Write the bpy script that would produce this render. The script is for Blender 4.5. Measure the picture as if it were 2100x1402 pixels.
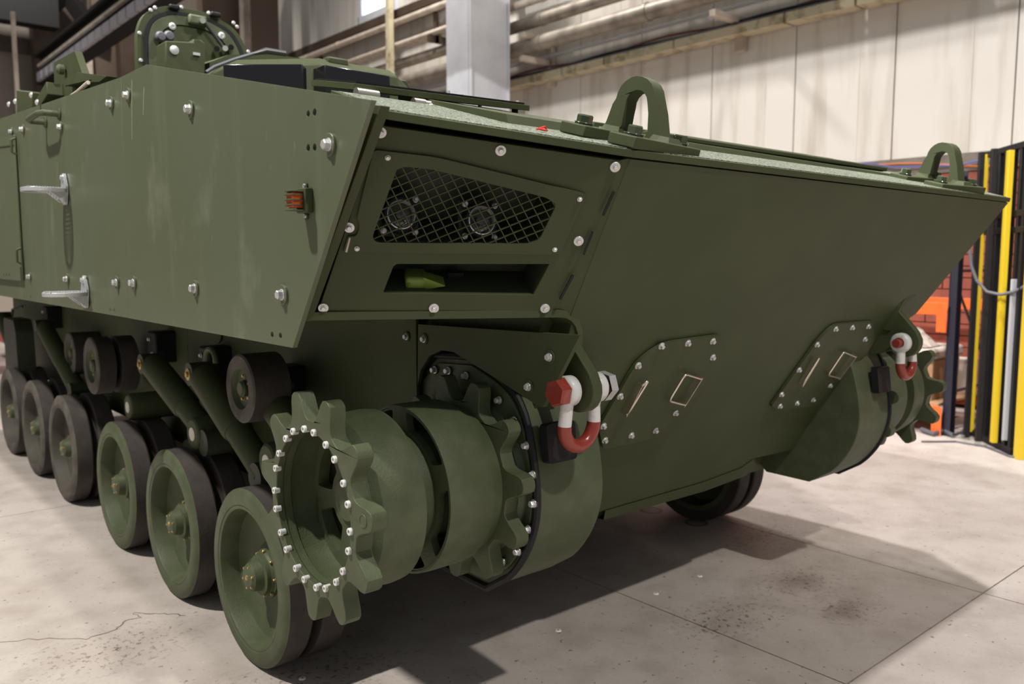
import bpy, bmesh, math, random
from mathutils import Vector, Matrix, Quaternion
from mathutils.geometry import tessellate_polygon
random.seed(7)
V = Vector
S = bpy.context.scene
for o in list(bpy.data.objects): bpy.data.objects.remove(o)
COL = S.collection

# ------------------------------------------------------------------ camera
CX, CY = 1050.0, 701.0
a = V((3042 - CX, 530 - CY)); b = V((-433 - CX, 530 - CY))
F = math.sqrt(-a.dot(b))
ax = V((a.x, a.y, F)).normalized(); ay = V((b.x, b.y, F)).normalized()
az = ax.cross(ay).normalized(); ay = az.cross(ax)
ROW = [V((ax[i], ay[i], az[i])) for i in range(3)]      # camera right, down, forward in world axes
CAM = V((-2.557, 0.0, 1.45))
cd = bpy.data.cameras.new('camera'); cam = bpy.data.objects.new('camera', cd); COL.objects.link(cam)
cd.sensor_width = 36; cd.lens = F / 2100 * 36; cd.clip_start = .05; cd.clip_end = 200
cam.matrix_world = Matrix(((ROW[0].x, -ROW[1].x, -ROW[2].x, CAM.x), (ROW[0].y, -ROW[1].y, -ROW[2].y, CAM.y),
                           (ROW[0].z, -ROW[1].z, -ROW[2].z, CAM.z), (0, 0, 0, 1)))
cd.dof.use_dof = True; cd.dof.focus_distance = 2.35; cd.dof.aperture_fstop = 3.2
S.camera = cam

# ------------------------------------------------------------------ world, lamps, exposure
S.view_settings.view_transform = 'Standard'; S.view_settings.look = 'None'
S.view_settings.exposure = 0.0; S.view_settings.gamma = 1.0; S.view_settings.use_curve_mapping = False
w = bpy.data.worlds.new('hall_air'); S.world = w; w.use_nodes = True
w.node_tree.nodes['Background'].inputs[0].default_value = (.93, .97, 1.0, 1)
w.node_tree.nodes['Background'].inputs[1].default_value = .31

def lamp(name, loc, power, size=.5, target=None, col=(1, .95, .88), spot=None, blend=.5):
    l = bpy.data.lights.new(name, 'SPOT' if spot else 'AREA'); l.energy = power; l.color = col
    if spot: l.spot_size = math.radians(spot); l.spot_blend = blend; l.shadow_soft_size = size / 2
    else: l.shape = 'DISK'; l.size = size
    o = bpy.data.objects.new(name, l); COL.objects.link(o); o.location = loc
    t = V(target) if target else V((loc[0], loc[1], 0))
    o.rotation_euler = (t - V(loc)).to_track_quat('-Z', 'Y').to_euler()
    return o
lamp('bay_and_fill_lamp', (-1.3, -3.5, 8.0), 1650, .25, (0.2, 1.6, 0), spot=84, blend=.5)
lamp('bay_and_fill_lamp', (1.6, 1.5, 8.4), 2000, .22, col=(1, .94, .95), spot=82, blend=.5)
lamp('bay_and_fill_lamp', (-5.0, 3.5, 7.8), 2900, .25, (-2.2, 3.5, 0.5), spot=95, blend=.6)
lamp('bay_and_fill_lamp', (-2.5, 11.0, 8.0), 1800, .4, spot=110)
lamp('wall_lamp', (-3.0, 4.5, 6.3), 2000, .10, (6, 4.6, 2.4), col=(1, .97, .94), spot=88, blend=.25)
lamp('bay_and_fill_lamp', (3.4, 10.0, 8.8), 1500, .4, (5.5, 10, 3), spot=130)  # added fill light that brightens the pipes and upper wall
lamp('bay_and_fill_lamp', (3.4, 4.5, 8.8), 500, .4, (6, 5, 3.5), spot=110)  # added fill light for the nearer stretch of upper wall
lamp('bay_and_fill_lamp', (1.0, 16.5, 8.8), 900, .4, (2, 20, 3), spot=130)  # added fill light for the dark upper hall at the rear

# ------------------------------------------------------------------ geometry helpers
def ray(px, py):
    c = V(((px - CX) / F, (py - CY) / F, 1))
    return V((ROW[0].x * c.x + ROW[1].x * c.y + ROW[2].x, ROW[0].y * c.x + ROW[1].y * c.y + ROW[2].y,
              ROW[0].z * c.x + ROW[1].z * c.y + ROW[2].z))
def on(px, py, P, n):
    """point of the real plane (P, n) seen at this place of the photograph"""
    d = ray(px, py); P = V(P); n = V(n)
    return CAM + d * ((P - CAM).dot(n) / d.dot(n))
def onx(px, py, x): return on(px, py, (x, 0, 0), (1, 0, 0))
def ony(px, py, y): return on(px, py, (0, y, 0), (0, 1, 0))
def onz(px, py, z): return on(px, py, (0, 0, z), (0, 0, 1))

class Fr:
    """a plate frame: origin, in-plane axes u, v and outward normal n"""
    def __init__(s, O, n, u):
        s.O = V(O); s.n = V(n).normalized(); s.u = (V(u) - s.n * V(u).dot(s.n)).normalized(); s.v = s.n.cross(s.u)
    def px(s, x, y, off=0):
        p = on(x, y, s.O + s.n * off, s.n) - s.O
        return (p.dot(s.u), p.dot(s.v))
    def pxs(s, L, off=0): return [s.px(x, y, off) for x, y in L]
    def w(s, p, h=0): return s.O + s.u * p[0] + s.v * p[1] + s.n * h

def rot_to(n, spin=0):
    return V(n).to_track_quat('Z', 'Y').to_matrix().to_4x4() @ Matrix.Rotation(spin, 4, 'Z')
def TM(loc, n=(0, 0, 1), spin=0): return Matrix.Translation(V(loc)) @ rot_to(n, spin)

def rnd(pts, r, k=4):
    """round the corners of a 2D polygon; r number or list"""
    out = []; n = len(pts)
    for i in range(n):
        p = V(pts[i]); a_ = V(pts[i - 1]); b_ = V(pts[(i + 1) % n]); rr = r[i] if isinstance(r, (list, tuple)) else r
        if rr <= 0: out.append(tuple(p)); continue
        da = a_ - p; db = b_ - p; la = min(rr, da.length * .48); lb = min(rr, db.length * .48)
        p0 = p + da.normalized() * la; p1 = p + db.normalized() * lb
        for j in range(k + 1):
            t = j / k; out.append(tuple(p0 * (1 - t) ** 2 + p * 2 * t * (1 - t) + p1 * t * t))
    return out
def circ(c, r, k=16, ph=0): return [(c[0] + r * math.cos(ph + 2 * math.pi * i / k), c[1] + r * math.sin(ph + 2 * math.pi * i / k)) for i in range(k)]

class G:
    def __init__(s): s.v = []; s.f = []; s.m = []; s.cm = 0
    def add(s, vs, fs):
        o = len(s.v); s.v += [tuple(x) for x in vs]; s.f += [tuple(i + o for i in f) for f in fs]; s.m += [s.cm] * len(fs); return s
    def mat(s, i): s.cm = i; return s
    def box(s, c, size, R=None):
        hx, hy, hz = size[0] / 2, size[1] / 2, size[2] / 2
        P = [V((x, y, z)) for x in (-hx, hx) for y in (-hy, hy) for z in (-hz, hz)]
        if R is not None: P = [R @ p for p in P]
        return s.add([p + V(c) for p in P], [(0, 1, 3, 2), (4, 6, 7, 5), (0, 4, 5, 1), (2, 3, 7, 6), (0, 2, 6, 4), (1, 5, 7, 3)])
    def bx(s, x0, x1, y0, y1, z0, z1): return s.box(((x0 + x1) / 2, (y0 + y1) / 2, (z0 + z1) / 2), (abs(x1 - x0), abs(y1 - y0), abs(z1 - z0)))
    def lathe(s, prof, k=32, M=None, closed=False, ph=0, caps=False):
        """prof: (z, r) list around local z"""
        n = len(prof); vs = []
        for j in range(k):
            t = ph + 2 * math.pi * j / k; c, si = math.cos(t), math.sin(t)
            for z, r in prof: vs.append(V((r * c, r * si, z)))
        fs = []
        for j in range(k):
            j2 = (j + 1) % k
            for i in range(n if closed else n - 1):
                i2 = (i + 1) % n
                fs.append((j * n + i, j2 * n + i, j2 * n + i2, j * n + i2))
        if caps:
            if prof[0][1] > 1e-4: fs.append(tuple(j * n for j in range(k))[::-1])
            if prof[-1][1] > 1e-4: fs.append(tuple(j * n + n - 1 for j in range(k)))
        if M is not None: vs = [M @ v for v in vs]
        return s.add(vs, fs)
    def cyl(s, p0, p1, r0, r1=None, k=20):
        p0, p1 = V(p0), V(p1); L = (p1 - p0).length
        return s.lathe([(0, r0), (L, r0 if r1 is None else r1)], k, TM(p0, p1 - p0), caps=True)
    def tube(s, path, r, k=10, caps=True):
        P = [V(p) for p in path]; n = len(P); vs = []
        T = [(P[min(i + 1, n - 1)] - P[max(i - 1, 0)]).normalized() for i in range(n)]
        ref = V((0, 0, 1)) if abs(T[0].z) < .9 else V((1, 0, 0)); u = T[0].cross(ref).normalized()
        for i in range(n):
            u = (u - T[i] * u.dot(T[i])).normalized(); v = T[i].cross(u)
            rr = r[i] if isinstance(r, (list, tuple)) else r
            for j in range(k):
                t = 2 * math.pi * j / k; vs.append(P[i] + (u * math.cos(t) + v * math.sin(t)) * rr)
        fs = [(i * k + j, i * k + (j + 1) % k, (i + 1) * k + (j + 1) % k, (i + 1) * k + j) for i in range(n - 1) for j in range(k)]
        if caps: fs += [tuple(range(k))[::-1], tuple((n - 1) * k + j for j in range(k))]
        return s.add(vs, fs)
    def plate(s, fr, outer, t, holes=(), off=0):
        """flat plate, front face at off along the normal, t thick"""
        loops = [list(outer)] + [list(h) for h in holes]
        flat = [p for L in loops for p in L]; N = len(flat)
        tri = tessellate_polygon([[V((p[0], p[1], 0)) for p in L] for L in loops])
        fs = []
        for q in tri:
            A, B, C = (V(flat[i]) for i in q)
            cr = (B - A).x * (C - A).y - (B - A).y * (C - A).x
            if abs(cr) < 1e-12: continue
            q = tuple(q) if cr > 0 else tuple(q)[::-1]
            fs.append(q); fs.append(tuple(i + N for i in q)[::-1])
        o = 0
        for li, L in enumerate(loops):
            n = len(L); ar = sum(L[i][0] * L[(i + 1) % n][1] - L[(i + 1) % n][0] * L[i][1] for i in range(n))
            flip = (ar > 0) == (li == 0)
            for i in range(n):
                q = (o + i, o + (i + 1) % n, o + (i + 1) % n + N, o + i + N)
                fs.append(q[::-1] if flip else q)
            o += n
        return s.add([fr.w(p, off) for p in flat] + [fr.w(p, off - t) for p in flat], fs)
    def hexa(s, P): # 8 corners: bottom 4 ccw, top 4
        return s.add(P, [(3, 2, 1, 0), (4, 5, 6, 7), (0, 1, 5, 4), (1, 2, 6, 5), (2, 3, 7, 6), (3, 0, 4, 7)])
    def mesh(s, name, mats, smooth=32):
        me = bpy.data.meshes.new(name); me.from_pydata(s.v, [], s.f)
        for m in (mats if isinstance(mats, (list, tuple)) else [mats]): me.materials.append(m)
        me.polygons.foreach_set('material_index', s.m)
        me.polygons.foreach_set('use_smooth', [True] * len(me.polygons)); me.update()
        bm = bmesh.new(); bm.from_mesh(me); bmesh.ops.recalc_face_normals(bm, faces=bm.faces); bm.to_mesh(me); bm.free()
        me.set_sharp_from_angle(angle=math.radians(smooth))
        return me

WM = {}
def put(name, me, parent=None, M=None, label=None, cat=None, group=None, kind=None, bevel=0):
    o = bpy.data.objects.new(name, me); COL.objects.link(o)
    M = M or Matrix(); WM[o.name] = M
    if parent is not None:
        o.parent = parent; o.matrix_basis = WM[parent.name].inverted() @ M
    else: o.matrix_basis = M
    if label: o['label'] = label
    if cat: o['category'] = cat
    if group: o['group'] = group
    if kind: o['kind'] = kind
    if bevel:
        m = o.modifiers.new('bevel', 'BEVEL'); m.width = bevel; m.segments = 2; m.limit_method = 'ANGLE'; m.angle_limit = math.radians(40)
    return o
def mk(g, name, mats, parent=None, M=None, smooth=32, **k):
    """mesh built in world coordinates; its own origin is moved to its centre"""
    me = g.mesh(name, mats, smooth)
    if M is None and len(g.v):
        c = sum((V(v) for v in g.v), V()) / len(g.v)
        me.transform(Matrix.Translation(-c)); M = Matrix.Translation(c)
    return put(name, me, parent, M, **k)
def empty(name, loc, label=None, cat=None, group=None, parent=None):
    return put(name, None, parent, Matrix.Translation(V(loc)), label, cat, group)

# ------------------------------------------------------------------ materials
def nmat(name, col, rough=.5, metal=0, n1=None, bump=0, bscale=60, spec=.5, col2=None, scale=3, lo=.4, hi=.7, coat=0, aniso=None, detail=5):
    m = bpy.data.materials.new(name); m.use_nodes = True; nt = m.node_tree; N = nt.nodes; L = nt.links
    B = N['Principled BSDF']; B.inputs['Base Color'].default_value = (*col, 1); B.inputs['Roughness'].default_value = rough
    B.inputs['Metallic'].default_value = metal; B.inputs['Specular IOR Level'].default_value = spec
    if coat: B.inputs['Coat Weight'].default_value = coat
    tc = N.new('ShaderNodeTexCoord'); geo = N.new('ShaderNodeNewGeometry')
    if col2:
        nz = N.new('ShaderNodeTexNoise'); nz.inputs['Scale'].default_value = scale; nz.inputs['Detail'].default_value = detail
        src = geo.outputs['Position']
        if aniso:
            mp = N.new('ShaderNodeMapping'); mp.inputs['Scale'].default_value = aniso; L.new(src, mp.inputs[0]); src = mp.outputs[0]
        L.new(src, nz.inputs['Vector'])
        r = N.new('ShaderNodeMapRange'); r.inputs['From Min'].default_value = lo; r.inputs['From Max'].default_value = hi
        L.new(nz.outputs[0], r.inputs[0])
        mx = N.new('ShaderNodeMix'); mx.data_type = 'RGBA'; mx.inputs[6].default_value = (*col, 1); mx.inputs[7].default_value = (*col2, 1)
        L.new(r.outputs[0], mx.inputs[0]); L.new(mx.outputs[2], B.inputs['Base Color']); m['mix'] = mx.name
    if bump:
        nb = N.new('ShaderNodeTexNoise'); nb.inputs['Scale'].default_value = bscale; nb.inputs['Detail'].default_value = 3
        L.new(geo.outputs['Position'], nb.inputs['Vector'])
        bp = N.new('ShaderNodeBump'); bp.inputs['Strength'].default_value = bump; bp.inputs['Distance'].default_value = .004
        L.new(nb.outputs[0], bp.inputs['Height']); L.new(bp.outputs[0], B.inputs['Normal'])
    return m
GREEN = nmat('green_paint', (.047, .0585, .0235), .58, spec=.28, bump=.05, bscale=260, col2=(.055, .067, .028), scale=5)
GREEN2 = nmat('green_paint_cast', (.061, .0755, .036), .55, spec=.35, bump=.25, bscale=160, col2=(.081, .097, .052), scale=14)
GDARK = nmat('dark_green_paint_and_shade', (.030, .038, .020), .55, bump=.1, bscale=200)  # darkened to carry the shade inside the lamp recesses as well
GBRIGHT = nmat('olive_green_lamp_paint', (.13, .19, .025), .4)
SILVER = nmat('zinc_plated_steel', (.62, .62, .62), .38, .55, bump=.1, bscale=300)
STEELD = nmat('dark_steel', (.10, .10, .10), .4, .8)
BRASS = nmat('brass', (.50, .35, .13), .38, .85)
NICKEL = nmat('nickel_wire', (.66, .60, .52), .28, .95)
ALU = nmat('cast_aluminium', (.55, .56, .57), .45, .6, bump=.3, bscale=120)
RUBBER = nmat('tyre_rubber', (.036, .030, .027), .75, bump=.25, bscale=90, col2=(.062, .050, .042), scale=9)
RUBFACE = nmat('dusty_tyre_face', (.10, .088, .072), .8, bump=.3, bscale=120, col2=(.045, .036, .030), scale=12)
SEAL = nmat('black_rubber_seal', (.010, .010, .012), .6, spec=.3)
BLACK = nmat('black_paint', (.008, .008, .010), .5, spec=.3)
WHITEP = nmat('worn_white_paint', (.62, .61, .60), .35, bump=.3, bscale=80, col2=(.42, .41, .40), scale=30, lo=.55, hi=.75)
REDP = nmat('worn_red_paint', (.24, .032, .020), .28, bump=.2, bscale=80, col2=(.30, .06, .045), scale=40, lo=.6, hi=.75)
CREAMD = nmat('cream_plastic_cap', (.70, .64, .54), .5)
GLASSB = nmat('black_vision_glass', (.006, .005, .007), .12, spec=.6)

def paint_skirt():
    """faded green armour paint with dusty smudges and fine upright scratches"""
    m = nmat('side_panel_paint', (.093, .108, .060), .40, bump=.04, bscale=240, col2=(.096, .116, .068), scale=1.2)
    nt = m.node_tree; N = nt.nodes; L = nt.links; B = N['Principled BSDF']; mx0 = N[m['mix']]
    geo = N.new('ShaderNodeNewGeometry')
    def layer(prev, sc, lo, hi, amt, ani, col=(.34, .37, .28)):
        mp = N.new('ShaderNodeMapping'); mp.inputs['Scale'].default_value = ani; L.new(geo.outputs['Position'], mp.inputs[0])
        nz = N.new('ShaderNodeTexNoise'); nz.inputs['Scale'].default_value = sc; nz.inputs['Detail'].default_value = 6; nz.inputs['Roughness'].default_value = .6
        L.new(mp.outputs[0], nz.inputs['Vector'])
        r = N.new('ShaderNodeMapRange'); r.inputs['From Min'].default_value = lo; r.inputs['From Max'].default_value = hi; r.inputs['To Max'].default_value = amt
        L.new(nz.outputs[0], r.inputs[0])
        mx = N.new('ShaderNodeMix'); mx.data_type = 'RGBA'; mx.inputs[7].default_value = (*col, 1)
        L.new(r.outputs[0], mx.inputs[0]); L.new(prev, mx.inputs[6]); return mx.outputs[2]
    o = layer(mx0.outputs[2], 5, .60, .82, .28, (1, 1, .55))
    o = layer(o, 3.2, .55, .80, .09, (1, 2.4, .22))
    o = layer(o, 22, .70, .74, .55, (1, 3.5, .35))
    L.new(o, B.inputs['Base Color']); return m
SKIRT = paint_skirt()

def nonskid():
    m = nmat('non_skid_deck_paint', (.26, .30, .22), .6, col2=(.03, .04, .02), scale=170, lo=.46, hi=.54, detail=2)
    nt = m.node_tree; N = nt.nodes; L = nt.links
    geo = N.new('ShaderNodeNewGeometry'); nz = N.new('ShaderNodeTexNoise'); nz.inputs['Scale'].default_value = 150; L.new(geo.outputs['Position'], nz.inputs[0])
    bp = N.new('ShaderNodeBump'); bp.inputs['Strength'].default_value = 1; bp.inputs['Distance'].default_value = .01
    L.new(nz.outputs[0], bp.inputs['Height']); L.new(bp.outputs[0], N['Principled BSDF'].inputs['Normal']); return m
NONSKID = nonskid()

def concrete():
    m = bpy.data.materials.new('worn_concrete'); m.use_nodes = True; nt = m.node_tree; N = nt.nodes; L = nt.links; B = N['Principled BSDF']
    geo = N.new('ShaderNodeNewGeometry'); pos = geo.outputs['Position']
    B.inputs['Roughness'].default_value = .55; B.inputs['Specular IOR Level'].default_value = .3
    def noise(sc, det=6, ro=.55, ani=None):
        nz = N.new('ShaderNodeTexNoise'); nz.inputs['Scale'].default_value = sc; nz.inputs['Detail'].default_value = det; nz.inputs['Roughness'].default_value = ro
        if ani:
            mp = N.new('ShaderNodeMapping'); mp.inputs['Scale'].default_value = ani[:3]; mp.inputs['Rotation'].default_value = (0, 0, ani[3]); L.new(pos, mp.inputs[0]); L.new(mp.outputs[0], nz.inputs[0])
        else: L.new(pos, nz.inputs[0])
        return nz.outputs[0]
    def rng(x, lo, hi, a_=0, b_=1):
        r = N.new('ShaderNodeMapRange'); r.inputs['From Min'].default_value = lo; r.inputs['From Max'].default_value = hi
        r.inputs['To Min'].default_value = a_; r.inputs['To Max'].default_value = b_; L.new(x, r.inputs[0]); return r.outputs[0]
    def mul(x, y):
        q = N.new('ShaderNodeMath'); q.operation = 'MULTIPLY'
        L.new(x, q.inputs[0])
        if isinstance(y, float): q.inputs[1].default_value = y
        else: L.new(y, q.inputs[1])
        return q.outputs[0]
    def mix(fac, A, col):
        mx = N.new('ShaderNodeMix'); mx.data_type = 'RGBA'; L.new(fac, mx.inputs[0]); L.new(A, mx.inputs[6]); mx.inputs[7].default_value = (*col, 1); return mx.outputs[2]
    def dist(c, sx=1, sy=1, wob=.08):
        s_ = N.new('ShaderNodeVectorMath'); s_.operation = 'SUBTRACT'; L.new(pos, s_.inputs[0]); s_.inputs[1].default_value = (c[0], c[1], 0)
        t = N.new('ShaderNodeVectorMath'); t.operation = 'MULTIPLY'; L.new(s_.outputs[0], t.inputs[0]); t.inputs[1].default_value = (1 / sx, 1 / sy, 0)
        l = N.new('ShaderNodeVectorMath'); l.operation = 'LENGTH'; L.new(t.outputs[0], l.inputs[0])
        nn = noise(6); q = N.new('ShaderNodeMath'); q.operation = 'MULTIPLY_ADD'; L.new(nn, q.inputs[0]); q.inputs[1].default_value = wob * 2; L.new(l.outputs['Value'], q.inputs[2])
        return q.outputs[0]
    base = N.new('ShaderNodeRGB'); base.outputs[0].default_value = (.52, .47, .43, 1)
    c = mix(rng(noise(.9), .35, .7), base.outputs[0], (.42, .37, .335))
    c = mix(rng(noise(4.5), .45, .7, 0, .65), c, (.33, .285, .25))
    c = mix(rng(noise(60, 4, .7), .55, .8, 0, .55), c, (.26, .22, .19))
    c = mix(rng(noise(16, 5, .7, (1, .22, 1, .9)), .66, .74, 0, .55), c, (.16, .13, .11))
    c = mix(rng(noise(30, 3, .6), .66, .70, 0, .75), c, (.12, .10, .085))
    c = mix(rng(noise(8, 5, .75), .62, .70, 0, .45), c, (.62, .58, .55))
    # oil stains where they lie on the floor
    for (cx, cy, sx, sy, am, col) in STAINS:
        c = mix(rng(dist((cx, cy), sx, sy, .9), 1.95, .6, 0, am), c, col)
        c = mix(mul(rng(dist((cx, cy), sx * 1.3, sy * 1.3, .5), 1.8, .6), rng(noise(38, 4, .7), .56, .60, 0, .8)), c, (.10, .075, .055))
    for (cx, cy, r) in RINGS:
        d = dist((cx, cy), r, r, .08); c = mix(mul(rng(d, .75, .95), rng(d, 1.25, 1.05, 0, .75)), c, (.07, .06, .055))
        c = mix(rng(d, 1.0, .8, 0, .35), c, (.10, .09, .08))
    L.new(c, B.inputs['Base Color'])
    bp = N.new('ShaderNodeBump'); bp.inputs['Strength'].default_value = .25; bp.inputs['Distance'].default_value = .004
    L.new(noise(45, 6, .7), bp.inputs['Height']); L.new(bp.outputs[0], B.inputs['Normal'])
    return m
def fl(px, py): p = onz(px, py, 0); return (p.x, p.y)
STAINS = [(*fl(1640, 1190),   .20, .14, .75, (.17, .13, .10)), (*fl(1740, 1250), .14, .10, .75, (.10, .08, .065)), (*fl(1500, 1265), .22, .14, .3, (.17, .14, .12)),
          (*fl(1460, 1275), .10, .08, .4, (.12, .10, .085)), (*fl(640, 1395), .30, .18, .35, (.17, .14, .11)), (*fl(1560, 1100), .25, .15, .3, (.15, .12, .10)),
          (*fl(230, 1330), .25, .16, .3, (.30, .23, .18))]
RINGS = [(*fl(1428, 1071), .062), (*fl(1335, 1046), .062)]
CONC = concrete()
JOINT = nmat('joint_filler', (.06, .045, .035), .9)
CRACK = nmat('crack_dirt', (.16, .12, .09), .9)
PANELW = nmat('white_wall_panel', (.72, .68, .62), .5, col2=(.48, .42, .35), scale=1.6, lo=.5, hi=.8, aniso=(1, 3, .35))
BRICK1 = nmat('red_painted_brick', (.32, .075, .045), .6, bump=.4, bscale=60, col2=(.22, .05, .03), scale=5)
MORTAR = nmat('red_mortar', (.10, .03, .022), .8)
GREYB = nmat('grey_band', (.23, .19, .16), .7, col2=(.12, .10, .08), scale=4)
PIPE = nmat('dusty_insulated_pipe', (.42, .37, .31), .5, .3, bump=.3, bscale=12, col2=(.22, .19, .16), scale=4)
PIPEC = nmat('cream_pipe', (.62, .54, .46), .5, col2=(.42, .34, .27), scale=5)
CREAM = nmat('cream_sheet_channel', (.60, .53, .36), .5, col2=(.34, .28, .16), scale=6, lo=.5, hi=.65)
COLW = nmat('grey_painted_steel', (.62, .63, .67), .5, col2=(.54, .55, .59), scale=3)
BROWN = nmat('brown_steel', (.055, .034, .022), .6, col2=(.08, .052, .035), scale=2)
TAN = nmat('tan_cladding', (.26, .22, .185), .6, col2=(.19, .155, .125), scale=.8)
DARKM = nmat('dark_steelwork', (.012, .011, .012), .6, spec=.3)
YELLOW = nmat('yellow_paint', (.66, .47, .018), .45)
ORANGE = nmat('orange_rack_paint', (.75, .13, .022), .45)
NAVY = nmat('dark_blue_rack_paint', (.015, .015, .028), .45)
CARD = nmat('cardboard', (.42, .26, .14), .8, col2=(.34, .20, .10), scale=4)
SACK = nmat('pale_sack', (.55, .48, .42), .8)
CABLE = nmat('grey_cable', (.10, .10, .12), .5)
CABLEO = nmat('orange_cable', (.60, .17, .04), .5)
CABLEB = nmat('blue_cable', (.10, .12, .42), .5)
GREYBOX = nmat('pale_grey_cabinet', (.45, .45, .47), .5)
REDT = nmat('red_truck_paint', (.62, .020, .014), .35)
def emis(name, col, st):
    m = bpy.data.materials.new(name); m.use_nodes = True; B = m.node_tree.nodes['Principled BSDF']
    B.inputs['Base Color'].default_value = (*col, 1); B.inputs['Emission Color'].default_value = (*col, 1); B.inputs['Emission Strength'].default_value = st; return m
SKYPANE = emis('daylit_window_pane', (.86, .92, 1.0), 1.6)
LAMPON = emis('busbar_reflection_strip', (.8, .82, .9), .45)
def glass(name, col, rough=.03):
    m = bpy.data.materials.new(name); m.use_nodes = True; B = m.node_tree.nodes['Principled BSDF']
    B.inputs['Base Color'].default_value = (*col, 1); B.inputs['Transmission Weight'].default_value = 1; B.inputs['Roughness'].default_value = rough; B.inputs['IOR'].default_value = 1.45; return m
def thin_glass(name):
    m = bpy.data.materials.new(name); m.use_nodes = True; N = m.node_tree.nodes; L = m.node_tree.links; N.remove(N['Principled BSDF'])
    t = N.new('ShaderNodeBsdfTransparent'); g_ = N.new('ShaderNodeBsdfGlossy'); g_.inputs['Roughness'].default_value = .04
    lw = N.new('ShaderNodeLayerWeight'); lw.inputs[0].default_value = .35; mx = N.new('ShaderNodeMixShader')
    L.new(lw.outputs['Facing'], mx.inputs[0]); L.new(t.outputs[0], mx.inputs[1]); L.new(g_.outputs[0], mx.inputs[2]); L.new(mx.outputs[0], N['Material Output'].inputs[0]); return m
CLEAR = thin_glass('clear_lens')

AMBER = nmat('amber_lens', (.50, .075, .012), .2, coat=.5)
CHROME = nmat('lamp_reflector', (.92, .92, .94), .22, 1)

# ================================================================== SETTING
# floor: saw-cut concrete slabs
FJ = .006
fg = G().bx(-14, 10, -6, 26, -.30, -.06)
floor = mk(fg, 'floor', JOINT, kind='structure')
def slab(x0, x1, y0, y1):
    g = G(); h = FJ / 2
    g.bx(x0 + h, x1 - h, y0 + h, y1 - h, -.06, 0)
    mk(g, 'concrete_slab', CONC, floor)
rows = [(-6, -2.7, [-14, 1.29, 10]), (-2.7, 1.315, [-14, 1.29, 10]), (1.315, 5.35, [-14, -2.30, .09, 1.29, 10]), (5.35, 9.4, [-14, 1.29, 10]), (9.4, 26, [-14, 10])]
for y0, y1, xs in rows:
    for i in range(len(xs) - 1): slab(xs[i], xs[i + 1], y0, y1)
# hairline crack crossing the slab left of the wheels
def crack(pts, wd=.0025):
    g = G(); P = []
    for i in range(len(pts) - 1):
        A, B = V(onz(*pts[i], 0)), V(onz(*pts[i + 1], 0))
        for k in range(6):
            p = A.lerp(B, k / 6); P.append(p + V((random.uniform(-1, 1), random.uniform(-1, 1), 0)) * .008)
    P.append(V(onz(*pts[-1], 0)))
    vs = []
    for i, p in enumerate(P):
        d = (P[min(i + 1, len(P) - 1)] - P[max(i - 1, 0)]).normalized(); n = V((-d.y, d.x, 0)) * wd * random.uniform(.5, 1.3)
        vs += [p + n + V((0, 0, .0008)), p - n + V((0, 0, .0008))]
    g.add(vs, [(2 * i, 2 * i + 1, 2 * i + 3, 2 * i + 2) for i in range(len(P) - 1)])
    mk(g, 'floor_crack', CRACK, floor)
crack([(-60, 1322), (60, 1310), (180, 1309), (238, 1290), (262, 1270), (287, 1267), (275, 1257), (330, 1257), (380, 1262)])
PAINTW = nmat('white_paint_spot', (.80, .78, .76), .6)
for x, y in ((1435, 1181), (1345, 1217), (1145, 1293), (620, 1391)):
    p = onz(x, y, 0); g = G(); g.lathe([(0, .013), (.003, .011), (.004, .004)], 12, Matrix.Translation((p.x, p.y, 0)))
    mk(g, 'paint_drip', PAINTW, floor)

# far side wall: insulated panels above painted brick
WX = 6.0
wf = mk(G().bx(WX + .06, WX + .25, -4, 24, 0, 9.5), 'wall_right', MORTAR, kind='structure')
yj = [.69 + 1.108 * k for k in range(20)]
pr = random.Random(3)
for i in range(len(yj) - 1):
    y0, y1 = yj[i], yj[i + 1]
    if 11.6 < y0 < 0: continue
    g = G(); z0 = 2.45
    g.bx(WX, WX + .06, y0 + .006, y1 - .006, z0, 9.4)
    g.bx(WX - .004, WX, y0 + .37, y0 + .40, z0, 9.4)
    mk(g, 'wall_panel', PANELW, wf, bevel=.004)
mk(G().bx(WX - .02, WX + .06, .6, 16, 2.28, 2.445), 'concrete_band', GREYB, wf)
bh, bl = .112, .30
brick_me = G().box((0, 0, 0), (.06, bl - .012, bh - .010)).mesh('brick', BRICK1)
nb = 0
for r in range(20):
    z = 2.275 - (r + .5) * bh
    ymax = 5.9 if r < 5 else 4.35
    y = 2.55 + (bl / 2 if r % 2 else 0)
    while y < ymax and nb < 300:
        put('brick', brick_me, wf, Matrix.Translation((WX + .03 + random.uniform(-.003, .003), y, z))); y += bl; nb += 1
g = G()
for r in range(20):
    z = 2.275 - (r + .5) * bh; ymax = 5.9 if r < 5 else 4.35; y = 2.55 + (bl / 2 if r % 2 else 0)
    y -= bl * 11
    while y < 12:
        if not (2.54 < y < ymax): g.box((WX + .03, y, z), (.06, bl - .012, bh - .010))
        y += bl
mk(g, 'brick_courses', BRICK1, wf, kind='stuff')

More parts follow.
